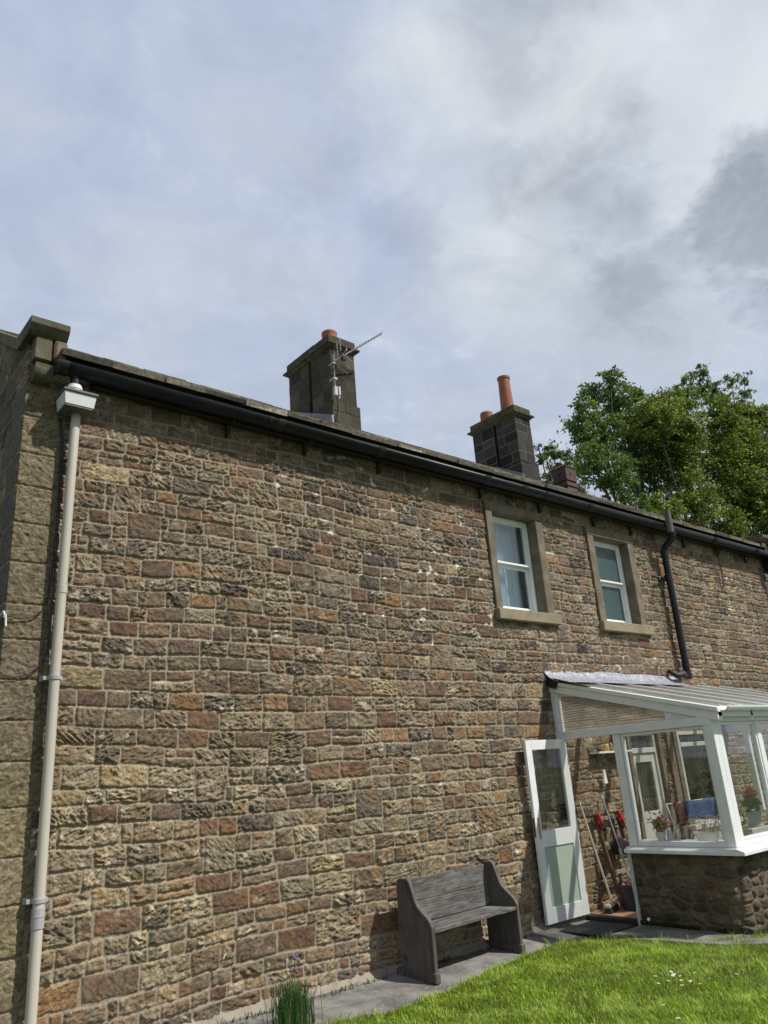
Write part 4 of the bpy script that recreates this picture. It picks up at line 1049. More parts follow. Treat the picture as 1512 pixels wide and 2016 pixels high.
t = thing('wall_shelf', 'narrow white shelf fixed to the stone wall above the ladder', 'shelf', (8.9, 6.2, 1.76))
MB().box(8.55, 9.30, 6.09, 6.235, 1.765, 1.79).build('board', M['white'], t, .003)
for x in (8.70, 9.15): MB().prism([(6.23, 1.60), (6.23, 1.763), (6.12, 1.763)], 'x', x - .01, x + .01).build('bracket', M['greywood'], t)
t = thing('jug', 'small mustard-yellow jug on the white shelf', 'jug', (8.76, 6.15, 1.79))
MB().lathe([(.01, 0), (.045, 0), (.052, .03), (.048, .075), (.042, .09), (.036, .088), (.01, .02)], (8.78, 6.15, 1.791), 18).build('body', M['mustard'], t, smooth=True)
MB().tube([(8.735, 6.15, 1.865), (8.705, 6.15, 1.86), (8.70, 6.15, 1.83), (8.735, 6.15, 1.815)], .006, 8).build('handle', M['mustard'], t, smooth=True)
t = thing('ornament', 'small brown pottery ornament beside the jug on the shelf', 'ornament', (8.90, 6.15, 1.79))
MB().lathe([(.01, 0), (.035, 0), (.04, .03), (.022, .055), (.028, .08), (.015, .10), (.004, .105)], (8.90, 6.15, 1.791), 14).build('body', M['jar'], t, smooth=True)
t = thing('hanging_brush', 'white wallpaper brush hanging by a string below the shelf', 'brush', (8.70, 6.17, 1.4))
MB().tube([(8.69, 6.16, 1.76), (8.692, 6.17, 1.62), (8.695, 6.17, 1.56)], .004, 6).build('string', M['cable'], t)
MB().hexa([(8.655, 6.155, 1.40), (8.735, 6.155, 1.40), (8.735, 6.19, 1.40), (8.655, 6.19, 1.40), (8.68, 6.16, 1.57), (8.715, 6.16, 1.57), (8.715, 6.185, 1.57), (8.68, 6.185, 1.57)]).build('brush_body', M['whitepvc'], t, .006)

t = thing('clothes_airer', 'white folding clothes airer behind the side window', 'airer', (8.95, 5.3, .03))
mb = MB()
for x0_ in (8.66, 9.62):
    mb.tube([(x0_, 5.05, .03), (x0_, 5.35, 1.14)], .009, 8); mb.tube([(x0_, 5.55, .03), (x0_, 5.22, 1.14)], .009, 8)
for y, z in ((5.22, 1.14), (5.35, 1.14), (5.30, .93), (5.17, .62), (5.40, .62)): mb.tube([(8.66, y, z), (9.62, y, z)], .006, 6)
mb.build('airer_frame', M['whitepvc'], t)
def draped(name, lab, cat, x0, x1, y, z, drop, mat, seed, skew=0):
    t = thing(name, lab, cat, ((x0 + x1) / 2, y, z))
    mb = MB(); rr_ = random.Random(seed); ph = rr_.uniform(0, 6)
    def fn(p, q):
        x = x0 + p * (x1 - x0); k = abs(q - .5) * 2; s_ = 1 if q > .5 else -1
        dz = -max(k - .08, 0) * (drop + skew * p * drop)
        return (x + .01 * math.sin(q * 9), y + s_ * (min(k, .12) * .12 + .012 * math.sin(p * 14 + ph) * k), z + .012 + dz + .006 * math.sin(p * 7 + ph))
    mb.grid(fn, 30, 24); mb.build('fabric', mat, t, smooth=True, solid=.006); return t
draped('blue_jeans', 'blue denim garment hung over the clothes airer', 'clothing', 8.82, 9.56, 5.22, 1.14, .20, M['denim'], 1, .35)
draped('dark_garment', 'dark red and black garment hung at the end of the airer', 'clothing', 8.63, 8.80, 5.22, 1.14, .25, M['darkred'], 2, .1)

def leafy(name, c, rad, n, size, cols, mat, parent, seed, flat=1.0, up=0.0):
    """cloud of small leaf blades"""
    r_ = np.random.default_rng(seed)
    d = r_.normal(size=(n, 3)); d /= np.linalg.norm(d, axis=1)[:, None]; rr_ = r_.random(n) ** .5
    p = np.array(c) + d * rr_[:, None] * np.array([rad, rad, rad * flat])
    a = r_.normal(size=(n, 3)); a[:, 2] += up; a /= np.linalg.norm(a, axis=1)[:, None]
    b2 = np.cross(a, r_.normal(size=(n, 3))); b2 /= np.linalg.norm(b2, axis=1)[:, None]
    s = size * r_.uniform(.6, 1.3, n)[:, None]
    V_ = np.stack([p, p + a * s * .5 + b2 * s * .28, p + a * s, p + a * s * .5 - b2 * s * .28], 1).reshape(-1, 3)
    F_ = np.arange(n * 4).reshape(n, 4)
    cc_ = np.array(cols)[r_.integers(0, len(cols), n)] * r_.uniform(.7, 1.3, n)[:, None]
    return np_mesh(name, V_, F_, mat, parent, np.repeat(cc_, 4, 0), False, wloc(parent))
t = thing('potted_begonia', 'cream pot plant with yellow-green leaves and pink flowers on the side window ledge', 'pot plant', (8.14, 5.16, .802))
MB().lathe([(.01, .01), (.042, 0), (.055, .085), (.058, .09), (.050, .09), (.01, .07)], (8.14, 5.16, .802), 20).build('pot', M['pot'], t, smooth=False)
leafy('leaves', (8.14, 5.15, .965), .085, 420, .035, [(.22, .24, .03), (.30, .26, .04), (.12, .18, .03)], M['leaf'], t, 1, .8)
mb = MB(); rr = random.Random(9)
for k in range(20):
    a = rr.uniform(0, 6.28); r_ = rr.uniform(.02, .14); top_ = (8.14 + .5 * r_ * math.cos(a), 5.14 + r_ * math.sin(a) * 1.2, 1.0 + rr.uniform(-.04, .10))
    mb.tube([(8.14, 5.16, .86), top_], .0022, 4)
    for q in range(4): mb.lathe([(.002, -.010), (.012, 0), (.002, .010)], (top_[0] + rr.uniform(-.015, .015), top_[1] + rr.uniform(-.015, .015), top_[2] + rr.uniform(-.015, .015)), 5)
mb.build('flowers', M['pinkflower'], t)
t = thing('glass_jar', 'small clear glass jar beside the flowering pot plant', 'jar', (8.14, 5.04, .802))
MB().lathe([(.028, 0), (.032, .01), (.032, .075), (.026, .085), (.029, .10)], (8.14, 5.05, .802), 16).build('body', M['boxgrey'], t)
t = thing('white_tub', 'oval white tub holding trailing straw-coloured stems on the side window ledge', 'planter', (8.14, 4.61, .802))
MB().lathe([(.01, .012), (.055, 0), (.065, .07), (.072, .075), (.072, .09), (.062, .09), (.058, .03)], (8.14, 4.61, .802), 26, 1.0, 2.1).build('tub', M['pot'], t)
mb = MB(); rr = random.Random(12)
for k in range(30):
    y0 = 4.61 + rr.uniform(-.1, .1); s_ = rr.choice([-1, -1, 1]); hh_ = rr.uniform(.06, .22); w_ = rr.uniform(.12, .38)
    mb.tube([(8.14, y0, .84), (8.15, y0 + s_ * w_ * .3, .85 + hh_), (8.17 + rr.uniform(-.03, .06), y0 + s_ * w_ * .75, .85 + hh_ * .8), (8.16, y0 + s_ * w_, .80 + rr.uniform(0, .05))], .0022, 4)
mb.build('dry_stems', M['broomwood'], t)
t = thing('red_geranium', 'grey patterned pot of red geraniums at the front right window', 'pot plant', (9.95, 5.0, .76))
MB().box(9.70, 10.25, 4.90, 5.25, .0, .775).build('plant_stand', M['whitein'], t, .006)
MB().lathe([(.01, .01), (.085, 0), (.09, .015), (.07, .02), (.085, .16), (.092, .17), (.08, .17), (.01, .14)], (10.02, 5.0, .777), 22).build('pot', M['boxgrey'], t)
leafy('leaves', (10.02, 5.0, 1.05), .11, 240, .06, [(.05, .12, .02), (.08, .15, .03)], M['leaf'], t, 3, .9)
leafy('flowers', (10.0, 5.0, 1.17), .09, 150, .04, [(.33, .01, .02), (.24, .01, .015)], M['leaf'], t, 4, .8)

# planting seen through the far end of the conservatory
t = thing('garden_shrub', 'bright green leafy shrub growing against the wall beyond the conservatory', 'shrub', (13.6, 5.5, 0))
mb = MB()
for k in range(9): mb.tube([(13.6, 5.5, -.05), (13.6 + .1 * math.cos(k), 5.5 + .1 * math.sin(k), .5), (13.6 + .45 * math.cos(k * .7), 5.5 + .4 * math.sin(k * .7), 1.1)], [.03, .02, .008], 6)
mb.build('branches', M['bark'], t)
leafy('foliage', (13.6, 5.45, .65), .85, 5200, .08, [(.045, .12, .015), (.07, .16, .02), (.03, .09, .012)], M['leaf'], t, 6, .95)

t = thing('doormat', 'black rubber doormat with diamond pattern on the path outside the door', 'doormat', (7.55, 5.78, -.03))
mb = MB(); T = Matrix.Translation((7.55, 5.76, -.03)) @ Matrix.Rotation(R(3), 4, 'Z')
mb.box(-.30, .30, -.28, .28, -.002, .012, T); mb.build('rubber_base', M['mat'], t, .003)
mb = MB()
for i in range(12):
    for j in range(11):
        x = -.27 + i * .049; y = -.25 + j * .05
        p = [T @ Vector(q) for q in ((x, y - .018, .0125), (x + .02, y, .0125), (x, y + .018, .0125), (x - .02, y, .0125), (x, y - .012, .022), (x + .014, y, .022), (x, y + .012, .022), (x - .014, y, .022))]
        mb.hexa(p)
mb.build('diamond_studs', M['bucket'], t)

# ------------------------------------------------------------------ pew bench
bn = thing('wooden_bench', 'weathered grey wooden pew bench with shaped solid ends against the stone wall', 'bench', (5.075, 5.66, -.05), R(4.9))
def bb(): return MB()
def bbuild(mb, name, grain=1.0, bev=.004, label=None):
    for f_ in mb.bm.faces:
        for l in f_.loops: l[mb.col] = (grain, 0, 0, 1)
    bmesh.ops.recalc_face_normals(mb.bm, faces=mb.bm.faces[:])
    if bev: bmesh.ops.bevel(mb.bm, geom=mb.bm.edges[:], offset=bev, segments=1, affect='EDGES', clamp_overlap=True)
    me = bpy.data.meshes.new(name); mb.bm.to_mesh(me); mb.bm.free(); me.materials.append(M['wood'])
    o = bpy.data.objects.new(name, me); COL.objects.link(o); o.parent = bn
    if label: o['label'] = label
    return o
BL = 1.30
prof = [(.0, .04), (.0, .44), (.028, .488), (.057, .516), (.085, .536), (.113, .556), (.143, .580), (.169, .608), (.188, .640), (.202, .674), (.216, .715), (.229, .756), (.245, .795), (.262, .818), (.285, .826), (.385, .824), (.402, .806), (.405, .04)]
for x0_ in (0, BL - .042):
    mb = bb(); mb.prism(prof, 'x', x0_, x0_ + .042); bbuild(mb, 'end_panel', 0.0)
    mb = bb(); inner = [(a + .03 if a < .3 else a, b_ - .03 if b_ > .4 else b_) for a, b_ in prof]
    xx = (-.010, -.001) if x0_ == 0 else (x0_ + .043, x0_ + .052)
    mb.prism([(max(a, .03), b_) for a, b_ in inner], 'x', xx[0], xx[1]); bbuild(mb, 'raised_moulding', 0.0, .002)
    mb = bb(); mb.box(x0_ - .012, x0_ + .054, -.015, .47, .0, .085); bbuild(mb, 'foot_board', 0.0, .006)
mb = bb(); mb.box(.043, BL - .043, .005, .36, .385, .418); bbuild(mb, 'seat', 1.0, .005)
for (z0, z1) in ((.425, .608), (.612, .80)):
    mb = bb(); y0_ = .345 - (z0 - .42) * -.03
    mb.hexa([(.043, .325 + (z0 - .42) * .08, z0), (BL - .043, .325 + (z0 - .42) * .08, z0), (BL - .043, .352 + (z0 - .42) * .08, z0), (.043, .352 + (z0 - .42) * .08, z0),
             (.043, .325 + (z1 - .42) * .08, z1), (BL - .043, .325 + (z1 - .42) * .08, z1), (BL - .043, .352 + (z1 - .42) * .08, z1), (.043, .352 + (z1 - .42) * .08, z1)])
    bbuild(mb, 'back_board', 1.0, .003)

# ------------------------------------------------------------------ cables round the corner
def cable(lab, pts, mat, r_=.005):
    p0 = pts[0]; t = thing('cable', lab, 'cable', p0)
    cu = []
    P_ = [Vector(p) for p in pts]
    for i in range(len(P_) - 1):
        a = P_[max(i - 1, 0)]; b_ = P_[i]; c = P_[i + 1]; d = P_[min(i + 2, len(P_) - 1)]
        for k in range(6):
            s = k / 6; cu.append(.5 * ((2 * b_) + (-a + c) * s + (2 * a - 5 * b_ + 4 * c - d) * s * s + (-a + 3 * b_ - 3 * c + d) * s ** 3))
    cu.append(P_[-1]); MB().tube(cu, r_, 6).build('sheath', mat, t, smooth=True)
cable('black cable running down beside the beige downpipe and round the corner, upper loop', [(1.76, 6.215, 4.80), (1.80, 6.215, 4.4), (1.80, 6.215, 3.6), (1.78, 6.215, 3.2), (1.70, 6.21, 3.06), (1.58, 6.21, 3.03), (1.47, 6.20, 3.04), (1.455, 6.26, 3.0), (1.455, 6.9, 2.98)], M['cable'])
cable('black cable beside the beige downpipe, lower loop level with the pipe clip', [(1.775, 6.212, 4.78), (1.815, 6.212, 4.4), (1.812, 6.212, 3.0), (1.79, 6.212, 2.74), (1.70, 6.21, 2.62), (1.58, 6.21, 2.585), (1.47, 6.20, 2.60), (1.455, 6.26, 2.6), (1.455, 7.0, 2.6)], M['cable'])
cable('short white cable tail on the corner quoins at the left edge', [(1.47, 6.19, 3.02), (1.462, 6.20, 3.07), (1.45, 6.30, 3.03), (1.45, 6.5, 2.98)], M['whitecable'], .007)
cable('white cable end hanging on the corner quoin', [(1.475, 6.185, 3.05), (1.48, 6.19, 3.0), (1.485, 6.19, 2.955)], M['whitecable'], .008)

# ------------------------------------------------------------------ ground, path, lawn
def struct(o): o['kind'] = 'structure'; return o
mb = MB(); mb.quad((-400, -400, -.11), (400, -400, -.11), (400, 400, -.11), (-400, 400, -.11)); struct(mb.build('ground', M['soil']))
EDGE = [(1.2, 5.70), (2.2, 5.62), (3.2, 5.56), (3.78, 5.49), (4.25, 5.34), (4.7, 5.36), (5.155, 5.45), (5.65, 5.56), (6.157, 5.66), (6.7, 5.66), (7.0, 5.60), (7.25, 5.35), (7.42, 4.95), (7.55, 4.42), (8.0, 4.05), (8.68, 3.95), (10, 3.9), (16, 3.9)]
def edge_y(x):
    x = np.asarray(x, float); return np.interp(x, [e_[0] for e_ in EDGE], [e_[1] for e_ in EDGE]) - .085 * (x < 7.3)
# path
xsP = np.arange(.2, 8.0, .05); vs = []; fs = []
nv_ = 14
for i, x in enumerate(xsP):
    for j in range(nv_ + 1):
        y = 4.9 + (6.27 - 4.9) * j / nv_
        z = -.014 - .048 * min(1, max(0, (6.25 - y) / .7)) + .004 * math.sin(x * 3 + y * 5)
        vs.append((x, y, z))
A = np.array(vs); struct(np_mesh('path', A, grid_faces(len(xsP), nv_ + 1), M['path'], None, None, True))
mb = MB(); mb.prism([(7.10, 5.45), (7.22, 5.42), (7.92, 5.42), (7.92, 4.1), (12.5, 4.1), (12.5, 3.80), (7.9, 3.72), (7.45, 4.3), (7.28, 5.0)], 'z', -.10, -.012); struct(mb.build('paving_slab', M['path'], None, .008))
# turf
turf = []
xt = np.arange(-3, 20, .12); nt_ = 90
VT = []
for x in xt:
    ye = float(edge_y(max(x, 1.2)))
    for j in range(nt_ + 1):
        s = j / nt_; y = ye - s * (ye + 6)
        z = -.045 if s > .004 else -.09
        z += .012 * math.sin(x * 1.7 + y * .9) * min(1, s * 20) + .004 * math.sin(x * 7 + y * 5)
        VT.append((x, y, z))
struct(np_mesh('lawn', np.array(VT), grid_faces(len(xt), nt_ + 1), M['soil'], None, None, True))
# grass blades
rg = np.random.default_rng(99)
def blades(n, xr, yr, hmin, hmax, wd, keep=None):
    x = rg.uniform(*xr, n); y = rg.uniform(*yr, n); ok = (y < edge_y(np.maximum(x, 1.2)) + rg.uniform(-.03, .035, n))
    if keep is not None: ok &= keep(x, y)
    x = x[ok]; y = y[ok]; return x, y, rg.uniform(hmin, hmax, len(x)), np.full(len(x), wd)
def visible(x, y):    # roughly the part of the lawn near the photographed corner
    return (y > 2.55) & (x > 2.9) & (x < 13)
parts_ = [blades(330000, (3.0, 9.6), (2.6, 5.9), .022, .050, .0036), blades(40000, (9.6, 16), (1.5, 4.2), .03, .06, .007), blades(70000, (-2, 12), (-3, 2.6), .03, .06, .007), blades(30000, (-2, 3.0), (2.6, 5.8), .03, .06, .006)]
# longer untidy fringe along the edge
nfr = 9000; xf = rg.uniform(3.0, 12, nfr); yf = edge_y(xf) + rg.normal(0, .022, nfr); parts_.append((xf, yf, rg.uniform(.025, .065, nfr), np.full(nfr, .0045)))
x = np.concatenate([p[0] for p in parts_]); y = np.concatenate([p[1] for p in parts_]); hgt = np.concatenate([p[2] for p in parts_]); wd = np.concatenate([p[3] for p in parts_])
n = len(x); clump = fbm(x * 1.5, y * 1.5, 3, 7); clump2 = fbm(x * 7, y * 7, 3, 8)
hgt = hgt * (.75 + .6 * clump2) * (1 + .7 * (rg.random(n) < .05))
az = rg.uniform(0, 2 * np.pi, n); az = np.where(rg.random(n) < .4, fbm(x * 3, y * 3, 2, 17) * 12, az); lean = rg.uniform(.15, 1.0, n) * hgt
ex_, ey_ = np.cos(az), np.sin(az); z0 = np.full(n, -.055); wx_, wy_ = -ey_ * wd, ex_ * wd
tw = rg.uniform(-1, 1, n)
P0 = np.stack([x - wx_, y - wy_, z0], 1); P1_ = np.stack([x + wx_, y + wy_, z0], 1)
mz = z0 + hgt * .65; mx_, my_ = x + ex_ * lean * .35, y + ey_ * lean * .35
P2_ = np.stack([mx_ + wx_ * .7, my_ + wy_ * .7, mz], 1); P3 = np.stack([mx_ - wx_ * .7, my_ - wy_ * .7, mz], 1)
P4 = np.stack([x + ex_ * lean, y + ey_ * lean, z0 + hgt], 1)
Vb = np.stack([P0, P1_, P2_, P3, P4, P4 + 1e-5], 1).reshape(-1, 3)
b0 = np.arange(n)[:, None] * 6
Fb = np.concatenate([b0 + np.array([[0, 1, 2, 3]]), b0 + np.array([[3, 2, 4, 5]])], 0)
gc = np.stack([.20 + .10 * clump2, .32 + .10 * clump2, .022 + .015 * clump2], 1) * (.75 + .5 * clump[:, None]) * rg.uniform(.45, 1.55, n)[:, None]
yl = rg.random(n) < .12; gc[yl] = np.array([.50, .47, .20]) * rg.uniform(.7, 1.1, yl.sum())[:, None]
gr_o = np_mesh('grass', Vb, Fb, M['grass'], None, np.repeat(gc, 6, 0), False)
props(gr_o, None, None, None, 'stuff')

# weeds and moss along the foot of the low wall and in the path joint
nw = 2600
tq = rg.random(nw); xw = np.where(tq < .45, 7.925 - np.abs(rg.normal(0, .018, nw)), rg.uniform(8.0, 12, nw)); yw = np.where(tq < .45, rg.uniform(4.35, 5.4, nw), 4.215 - np.abs(rg.normal(0, .02, nw)))
m3 = tq > .86; xw[m3] = rg.uniform(2.2, 7.0, m3.sum()); yw[m3] = 6.12 - np.abs(rg.normal(0, .02, m3.sum()))
dens = fbm(xw * 3 + 9, yw * 3, 2, 71) > .46; xw, yw = xw[dens], yw[dens]; nw = len(xw)
hw_ = rg.uniform(.012, .055, nw); aw = rg.uniform(0, 6.28, nw); ww = .006
e0, e1 = np.cos(aw), np.sin(aw); zb = np.where(yw > 5.8, -.03, -.02)
A0 = np.stack([xw - e1 * ww, yw + e0 * ww, zb], 1); A1 = np.stack([xw + e1 * ww, yw - e0 * ww, zb], 1)
A2 = np.stack([xw + e0 * hw_ * .7 + e1 * ww * .5, yw + e1 * hw_ * .7 - e0 * ww * .5, zb + hw_], 1); A3 = np.stack([xw + e0 * hw_ * .7 - e1 * ww * .5, yw + e1 * hw_ * .7 + e0 * ww * .5, zb + hw_], 1)
cw = np.array([.07, .10, .02]) * rg.uniform(.5, 1.6, nw)[:, None]
props(np_mesh('weeds', np.stack([A0, A1, A2, A3], 1).reshape(-1, 3), np.arange(nw * 4).reshape(nw, 4), M['grass'], None, np.repeat(cw, 4, 0), False), None, None, None, 'stuff')

# daisies in the lawn
def daisy(i, x, y, lab, src=None):
    t = thing('daisy', lab, 'daisy', (x, y, -.03), 0, 'daisies scattered in the lawn')
    mb = MB(); mb.tube([(x, y, -.04), (x + .004, y, .022)], .0012, 5); mb.build('stem', M['chive_plain'], t)
    mb = MB()
    for k in range(10):
        a = k * math.pi / 5; c_, s_ = math.cos(a), math.sin(a)
        mb.quad((x + .004, y, .024), (x + .004 + .009 * c_ - .004 * s_, y + .009 * s_ + .004 * c_, .026), (x + .004 + .016 * c_, y + .016 * s_, .025), (x + .004 + .009 * c_ + .004 * s_, y + .009 * s_ - .004 * c_, .026))
    mb.build('petals', M['petal'], t)
    MB().lathe([(.005, 0), (.0045, .003), (.001, .005)], (x + .004, y, .025), 8).build('centre', M['yellow'], t)
    return t
M['chive_plain'] = pbr('green_stem', (.06, .13, .02), None, .6)
DA = [(6.02, 4.09), (6.13, 3.93), (6.10, 3.99), (6.18, 4.02), (6.21, 4.08), (6.32, 4.01), (6.25, 3.86), (6.04, 3.88), (5.96, 3.94), (6.05, 3.79), (5.83, 3.95), (5.90, 3.78), (6.18, 3.71), (5.98, 3.68), (6.40, 3.62), (6.46, 3.68), (5.16, 3.38), (5.38, 3.62)]
d0_ = None
for i, (x, y) in enumerate(DA):
    lab = 'small white daisy among the scattered cluster on the lawn'
    if d0_ is None: d0_ = daisy(i, x, y, lab); continue
    c = d0_.copy(); COL.objects.link(c); c.location = (x, y, -.03 + random.uniform(-.006, .01)); c.rotation_euler = (random.uniform(-.2, .4), random.uniform(-.3, .1), random.uniform(0, 3))
    if (x, y) == (5.16, 3.38): c['label'] = 'lone small white daisy low in the lawn, apart from the cluster'
    for ch_ in d0_.children:
        k = ch_.copy(); COL.objects.link(k); k.parent = c
t = thing('seed_head', 'single pale fluffy seed head standing at the lawn edge below the dwarf wall', 'flower', (7.42, 5.22, -.04))
MB().tube([(7.60, 5.12, -.05), (7.605, 5.13, .02), (7.60, 5.13, .095)], .0016, 5).build('stalk', M['chive_plain'], t)
MB().lathe([(.002, -.018), (.014, -.010), (.018, 0), (.014, .012), (.002, .018)], (7.60, 5.13, .105), 10).build('head', M['petal'], t, smooth=True)

# chives clump
t = thing('chive_clump', 'tall clump of flowering chives with mauve heads at the foot of the wall', 'plant', (3.62, 5.62, -.05))
n = 420; r_ = np.random.default_rng(44)
bx = 3.60 + r_.normal(0, .065, n); by = 5.66 + r_.normal(0, .055, n); hh_ = r_.uniform(.16, .34, n); az = r_.uniform(0, 6.28, n); ln = r_.uniform(.0, .10, n)
vs = []; fs = []; cs = []
for i in range(n):
    w_ = .0032; dx_, dy_ = math.cos(az[i]), math.sin(az[i]); base_i = len(vs)
    for k in range(4):
        s = k / 3; cx0 = bx[i] + dx_ * ln[i] * s * s; cy0 = by[i] + dy_ * ln[i] * s * s; ww = w_ * (1 - .75 * s); zz_ = -.06 + hh_[i] * s
        vs.append((cx0 - ww, cy0 + ww * .6, zz_)); vs.append((cx0 + ww, cy0 - ww * .6, zz_))
    for k in range(3): fs.append((base_i + 2 * k, base_i + 2 * k + 1, base_i + 2 * k + 3, base_i + 2 * k + 2))
    c = np.array([.035, .09, .02]) * r_.uniform(.6, 1.7); 
    if r_.random() < .08: c = np.array([.25, .22, .08])
    cs += [c] * 8
np_mesh('leaves', np.array(vs), np.array(fs), M['chive'], t, np.array(cs), False, t.location)
mb = MB(); rr = random.Random(15)
for k in range(11):
    x0_ = 3.60 + rr.gauss(0, .05); y0_ = 5.66 + rr.gauss(0, .04); h0 = rr.uniform(.30, .46); dx_ = rr.gauss(0, .07) + (x0_ - 3.6) * 1.2; dy_ = rr.gauss(0, .05)
    tp = (x0_ + dx_, y0_ + dy_, h0 - .02)
    mb.tube([(x0_, y0_, -.05), (x0_ + dx_ * .35, y0_ + dy_ * .35, h0 * .5), tp], .0022, 5)
    MB().lathe([(.002, -.012), (.011, -.006), (.015, .002), (.010, .011), (.002, .015)], tp, 8).build('flower_head', M['mauve'], t)
mb.build('flower_stems', M['chive_plain'], t)

# ------------------------------------------------------------------ trees beyond the house
def tree(label, base, blobs, nleaf, leaf, cols, seed, limbs=7, spread=1.0, twig=1.0):
    t = thing('tree', label, 'tree', base, 0, 'trees behind the house')
    r_ = np.random.default_rng(seed); rr_ = random.Random(seed)
    B_ = np.array(blobs, float)
    # leaf sprays: small sub clumps inside each blob, stretched sideways and drooping
    vol = B_[:, 3] ** 2; cnt = np.maximum((nleaf * vol / vol.sum()).astype(int), 60)
    Vs, Fs, Cs, base_i = [], [], [], 0
    br = MB()
    for (x, y, z, r), c in zip(B_, cnt):
        ncl = max(int(c / 36), 4)
        d = r_.normal(size=(ncl, 3)); d /= np.linalg.norm(d, axis=1)[:, None]; rad = r_.random(ncl) ** .5 * r * 1.0
        cl = np.array([x, y, z]) + d * rad[:, None] * np.array([1, 1, .9]) * spread
        sz = r_.uniform(.07, .20, ncl) * (.6 + .3 * r) * twig
        shade = r_.uniform(.55, 1.45, ncl)
        who = r_.integers(0, ncl, c)
        out_ = d[who]
        off = r_.normal(size=(c, 3)) * sz[who][:, None] * np.array([1.0, 1.0, .42]) + out_ * (r_.random(c) * sz[who] * 1.2)[:, None]
        off[:, 2] -= .25 * np.linalg.norm(off[:, :2], axis=1)
        p = cl[who] + off
        a = out_ * .6 + r_.normal(size=(c, 3)) * .7; a[:, 2] -= .25; a /= np.linalg.norm(a, axis=1)[:, None]
        nn = r_.normal(size=(c, 3)) * .6 + np.array([0, 0, 1.0]); b2 = np.cross(a, nn); b2 /= np.linalg.norm(b2, axis=1)[:, None]
        s = leaf * r_.uniform(.6, 1.35, c)[:, None]
        V_ = np.stack([p, p + a * s * .45 + b2 * s * .32, p + a * s, p + a * s * .45 - b2 * s * .32], 1).reshape(-1, 3)
        Vs.append(V_); Fs.append(np.arange(c * 4).reshape(c, 4) + base_i); base_i += c * 4
        cc_ = np.array(cols)[r_.integers(0, len(cols), c)] * (shade[who] * r_.uniform(.75, 1.25, c))[:, None]
        Cs.append(np.repeat(cc_, 4, 0))
        for k in range(min(ncl, 10)):
            q = cl[k]; br.tube([(x, y, z - r * .3), tuple((np.array([x, y, z]) + q) / 2 + r_.normal(size=3) * .1), tuple(q)], [.035 * min(1, r + .3), .02, .008], 5, False)
    np_mesh('crown', np.concatenate(Vs), np.concatenate(Fs), M['leaf'], t, np.concatenate(Cs), False, t.location)
    # trunk and limbs
    cen = B_[:, :3].mean(0); topz = B_[:, 2].max(); b0_ = Vector(base)
    fork = Vector((cen[0] * .6 + base[0] * .4, cen[1] * .6 + base[1] * .4, base[2] + (cen[2] - base[2]) * .45))
    br.tube([b0_, (b0_ + fork) / 2 + Vector((.15, 0, 0)), fork], [.34, .26, .20], 12)
    idx = np.argsort(-B_[:, 3])[:max(limbs, 3)]
    for k in range(len(B_)):
        x, y, z, r = B_[k]
        st_ = fork + Vector((0, 0, rr_.uniform(0, 1.2))); en = Vector((x, y, z))
        md_ = (st_ + en) / 2 + Vector((rr_.uniform(-.3, .3), rr_.uniform(-.3, .3), rr_.uniform(.1, .5)))
        br.tube([st_, md_, en, en + Vector((rr_.uniform(-.2, .2), 0, r * .7))], [.09, .05, .025, .008], 7, False)
    br.build('trunk_and_limbs', M['bark'], t)
    return t
def jit(L, seed, dy):
    rr_ = random.Random(seed); out_ = []
    for x, y, z, r in L:
        # keep the blob where it is seen while giving the crown real depth: slide it along the line of sight
        k = 1 + rr_.uniform(-dy, dy) / math.hypot(x, y)
        out_.append((x * k, y * k, 1.68 + (z - 1.68) * k, r * k))
    return out_
G1 = [(.11, .18, .034), (.15, .23, .044), (.075, .13, .026), (.20, .28, .07)]
G2 = [(.145, .20, .026), (.185, .25, .032), (.085, .135, .024), (.25, .30, .06)]
G3 = [(.16, .22, .07), (.19, .26, .08), (.11, .17, .045)]
T1 = [(27.49, 16.0, 17.55, 0.49), (25.87, 16.0, 16.33, 0.54), (27.76, 16.0, 16.5, 1.0), (25.13, 16.0, 15.54, 0.46), (29.4, 16.0, 17.34, 0.46), (24.52, 16.0, 14.45, 0.57), (25.92, 16.0, 14.57, 1.06), (28.24, 16.0, 14.89, 1.33), (24.86, 16.0, 13.19, 0.71), (26.13, 16.0, 12.79, 1.04), (28.42, 16.0, 13.02, 1.09), (24.75, 16.0, 14.06, 0.41), (30.15, 16.0, 14.6, 1.14), (27.17, 16.0, 11.42, 0.84), (29.6, 16.0, 16.0, .9), (30.4, 16.0, 16.5, .6)]
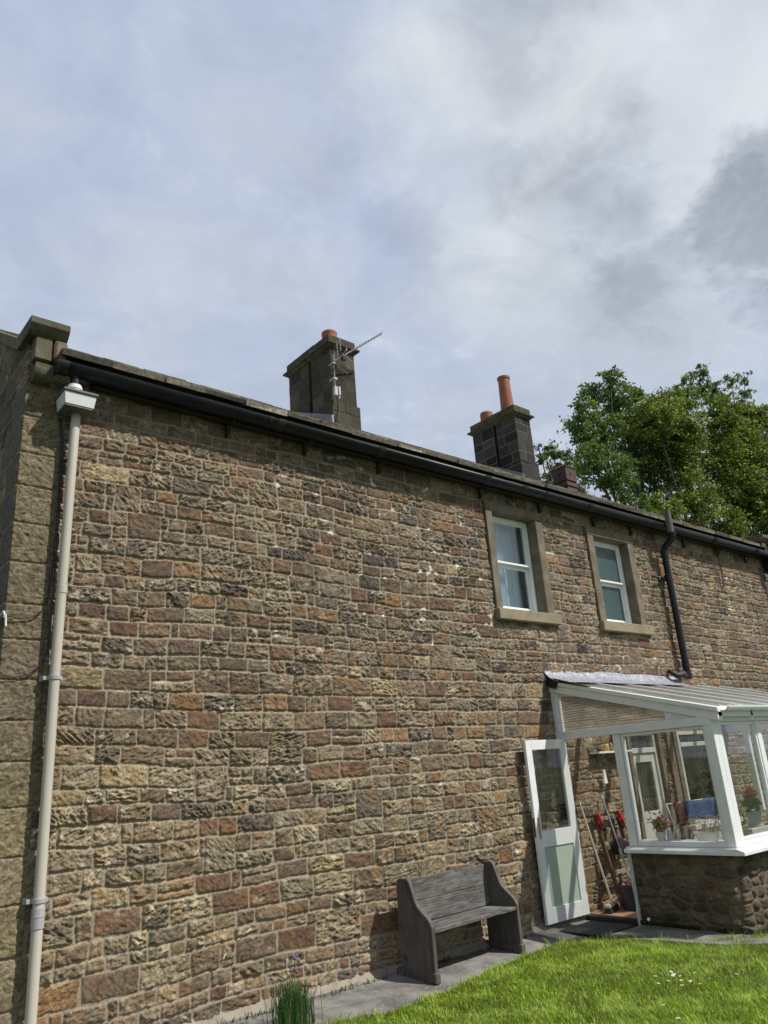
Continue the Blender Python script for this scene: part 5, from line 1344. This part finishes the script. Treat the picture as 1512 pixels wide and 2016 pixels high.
T2 = [(29.98, 15.0, 16.4, 0.85), (31.82, 15.0, 17.3, 0.66), (28.88, 15.0, 15.5, 1.05), (31.08, 15.0, 15.93, 1.04), (29.91, 15.0, 13.92, 1.33), (33.4, 15.0, 14.94, 1.43), (30.04, 15.0, 12.05, 1.31), (27.68, 15.0, 10.96, 0.82), (32.68, 15.0, 11.07, 1.13), (34.65, 15.0, 13.39, 1.44)]
T2b = [(34.33, 14.4, 17.0, 0.86), (37.15, 15.0, 17.76, 0.91), (38.87, 15.0, 17.92, 1.07), (39.01, 15.0, 15.91, 1.58), (36.0, 14.6, 15.6, 1.3), (37.33, 15.0, 12.56, 1.49), (43.9, 15.0, 18.24, 1.73), (43.38, 15.0, 15.05, 1.96), (37.48, 15.0, 10.76, 1.23), (41.5, 15.0, 12.5, 1.8), (34.8, 14.0, 12.6, 1.2)]
T3 = [(50.26, 22.0, 27.65, 0.59), (51.01, 22.0, 26.83, 0.81), (49.11, 22.0, 25.67, 0.65), (48.48, 22.0, 26.7, 0.43), (55.15, 22.0, 28.48, 0.55), (57.64, 22.0, 29.44, 0.48), (56.43, 22.0, 27.75, 0.63), (53.48, 22.0, 26.48, 0.68), (51.66, 22.0, 25.77, 0.93), (47.52, 22.0, 26.33, 0.28)]
T4 = [(29.62, 21.0, 16.54, 0.41), (28.9, 21.0, 15.97, 0.4), (30.41, 21.0, 16.44, 0.36), (29.75, 21.0, 15.33, 0.66), (31.11, 21.0, 15.89, 0.52), (28.79, 21.0, 14.6, 0.44), (31.26, 21.0, 14.8, 0.52), (30.19, 21.0, 13.79, 0.5), (29.25, 21.0, 14.02, 0.54), (28.41, 21.0, 16.4, 0.12)]
tree('tall green tree with feathery left-hand crown behind the roof, nearest the chimneys', (27.2, 16.0, -.1), jit(T1, 1, 1.2), 38000, .122, G1, 101)
tree('broad dense yellow-green tree behind the middle of the treetop line', (31.5, 15.2, -.1), jit(T2, 2, 1.2), 56000, .122, G2, 102)
tree('large bright green tree at the right edge overhanging the roof end', (38.5, 15.0, -.1), jit(T2b, 3, 1.5), 78000, .135, G2, 103)
tree('tall thin-leaved tree whose airy top rises above the others against the sky', (52.0, 22.0, -.1), jit(T3, 4, 1.0), 5200, .18, G3, 104)
tree('small sparse tree beside the dark terracotta vent, behind the blackened chimney', (29.6, 21.0, -.1), jit(T4, 5, .8), 6500, .135, G3, 105)
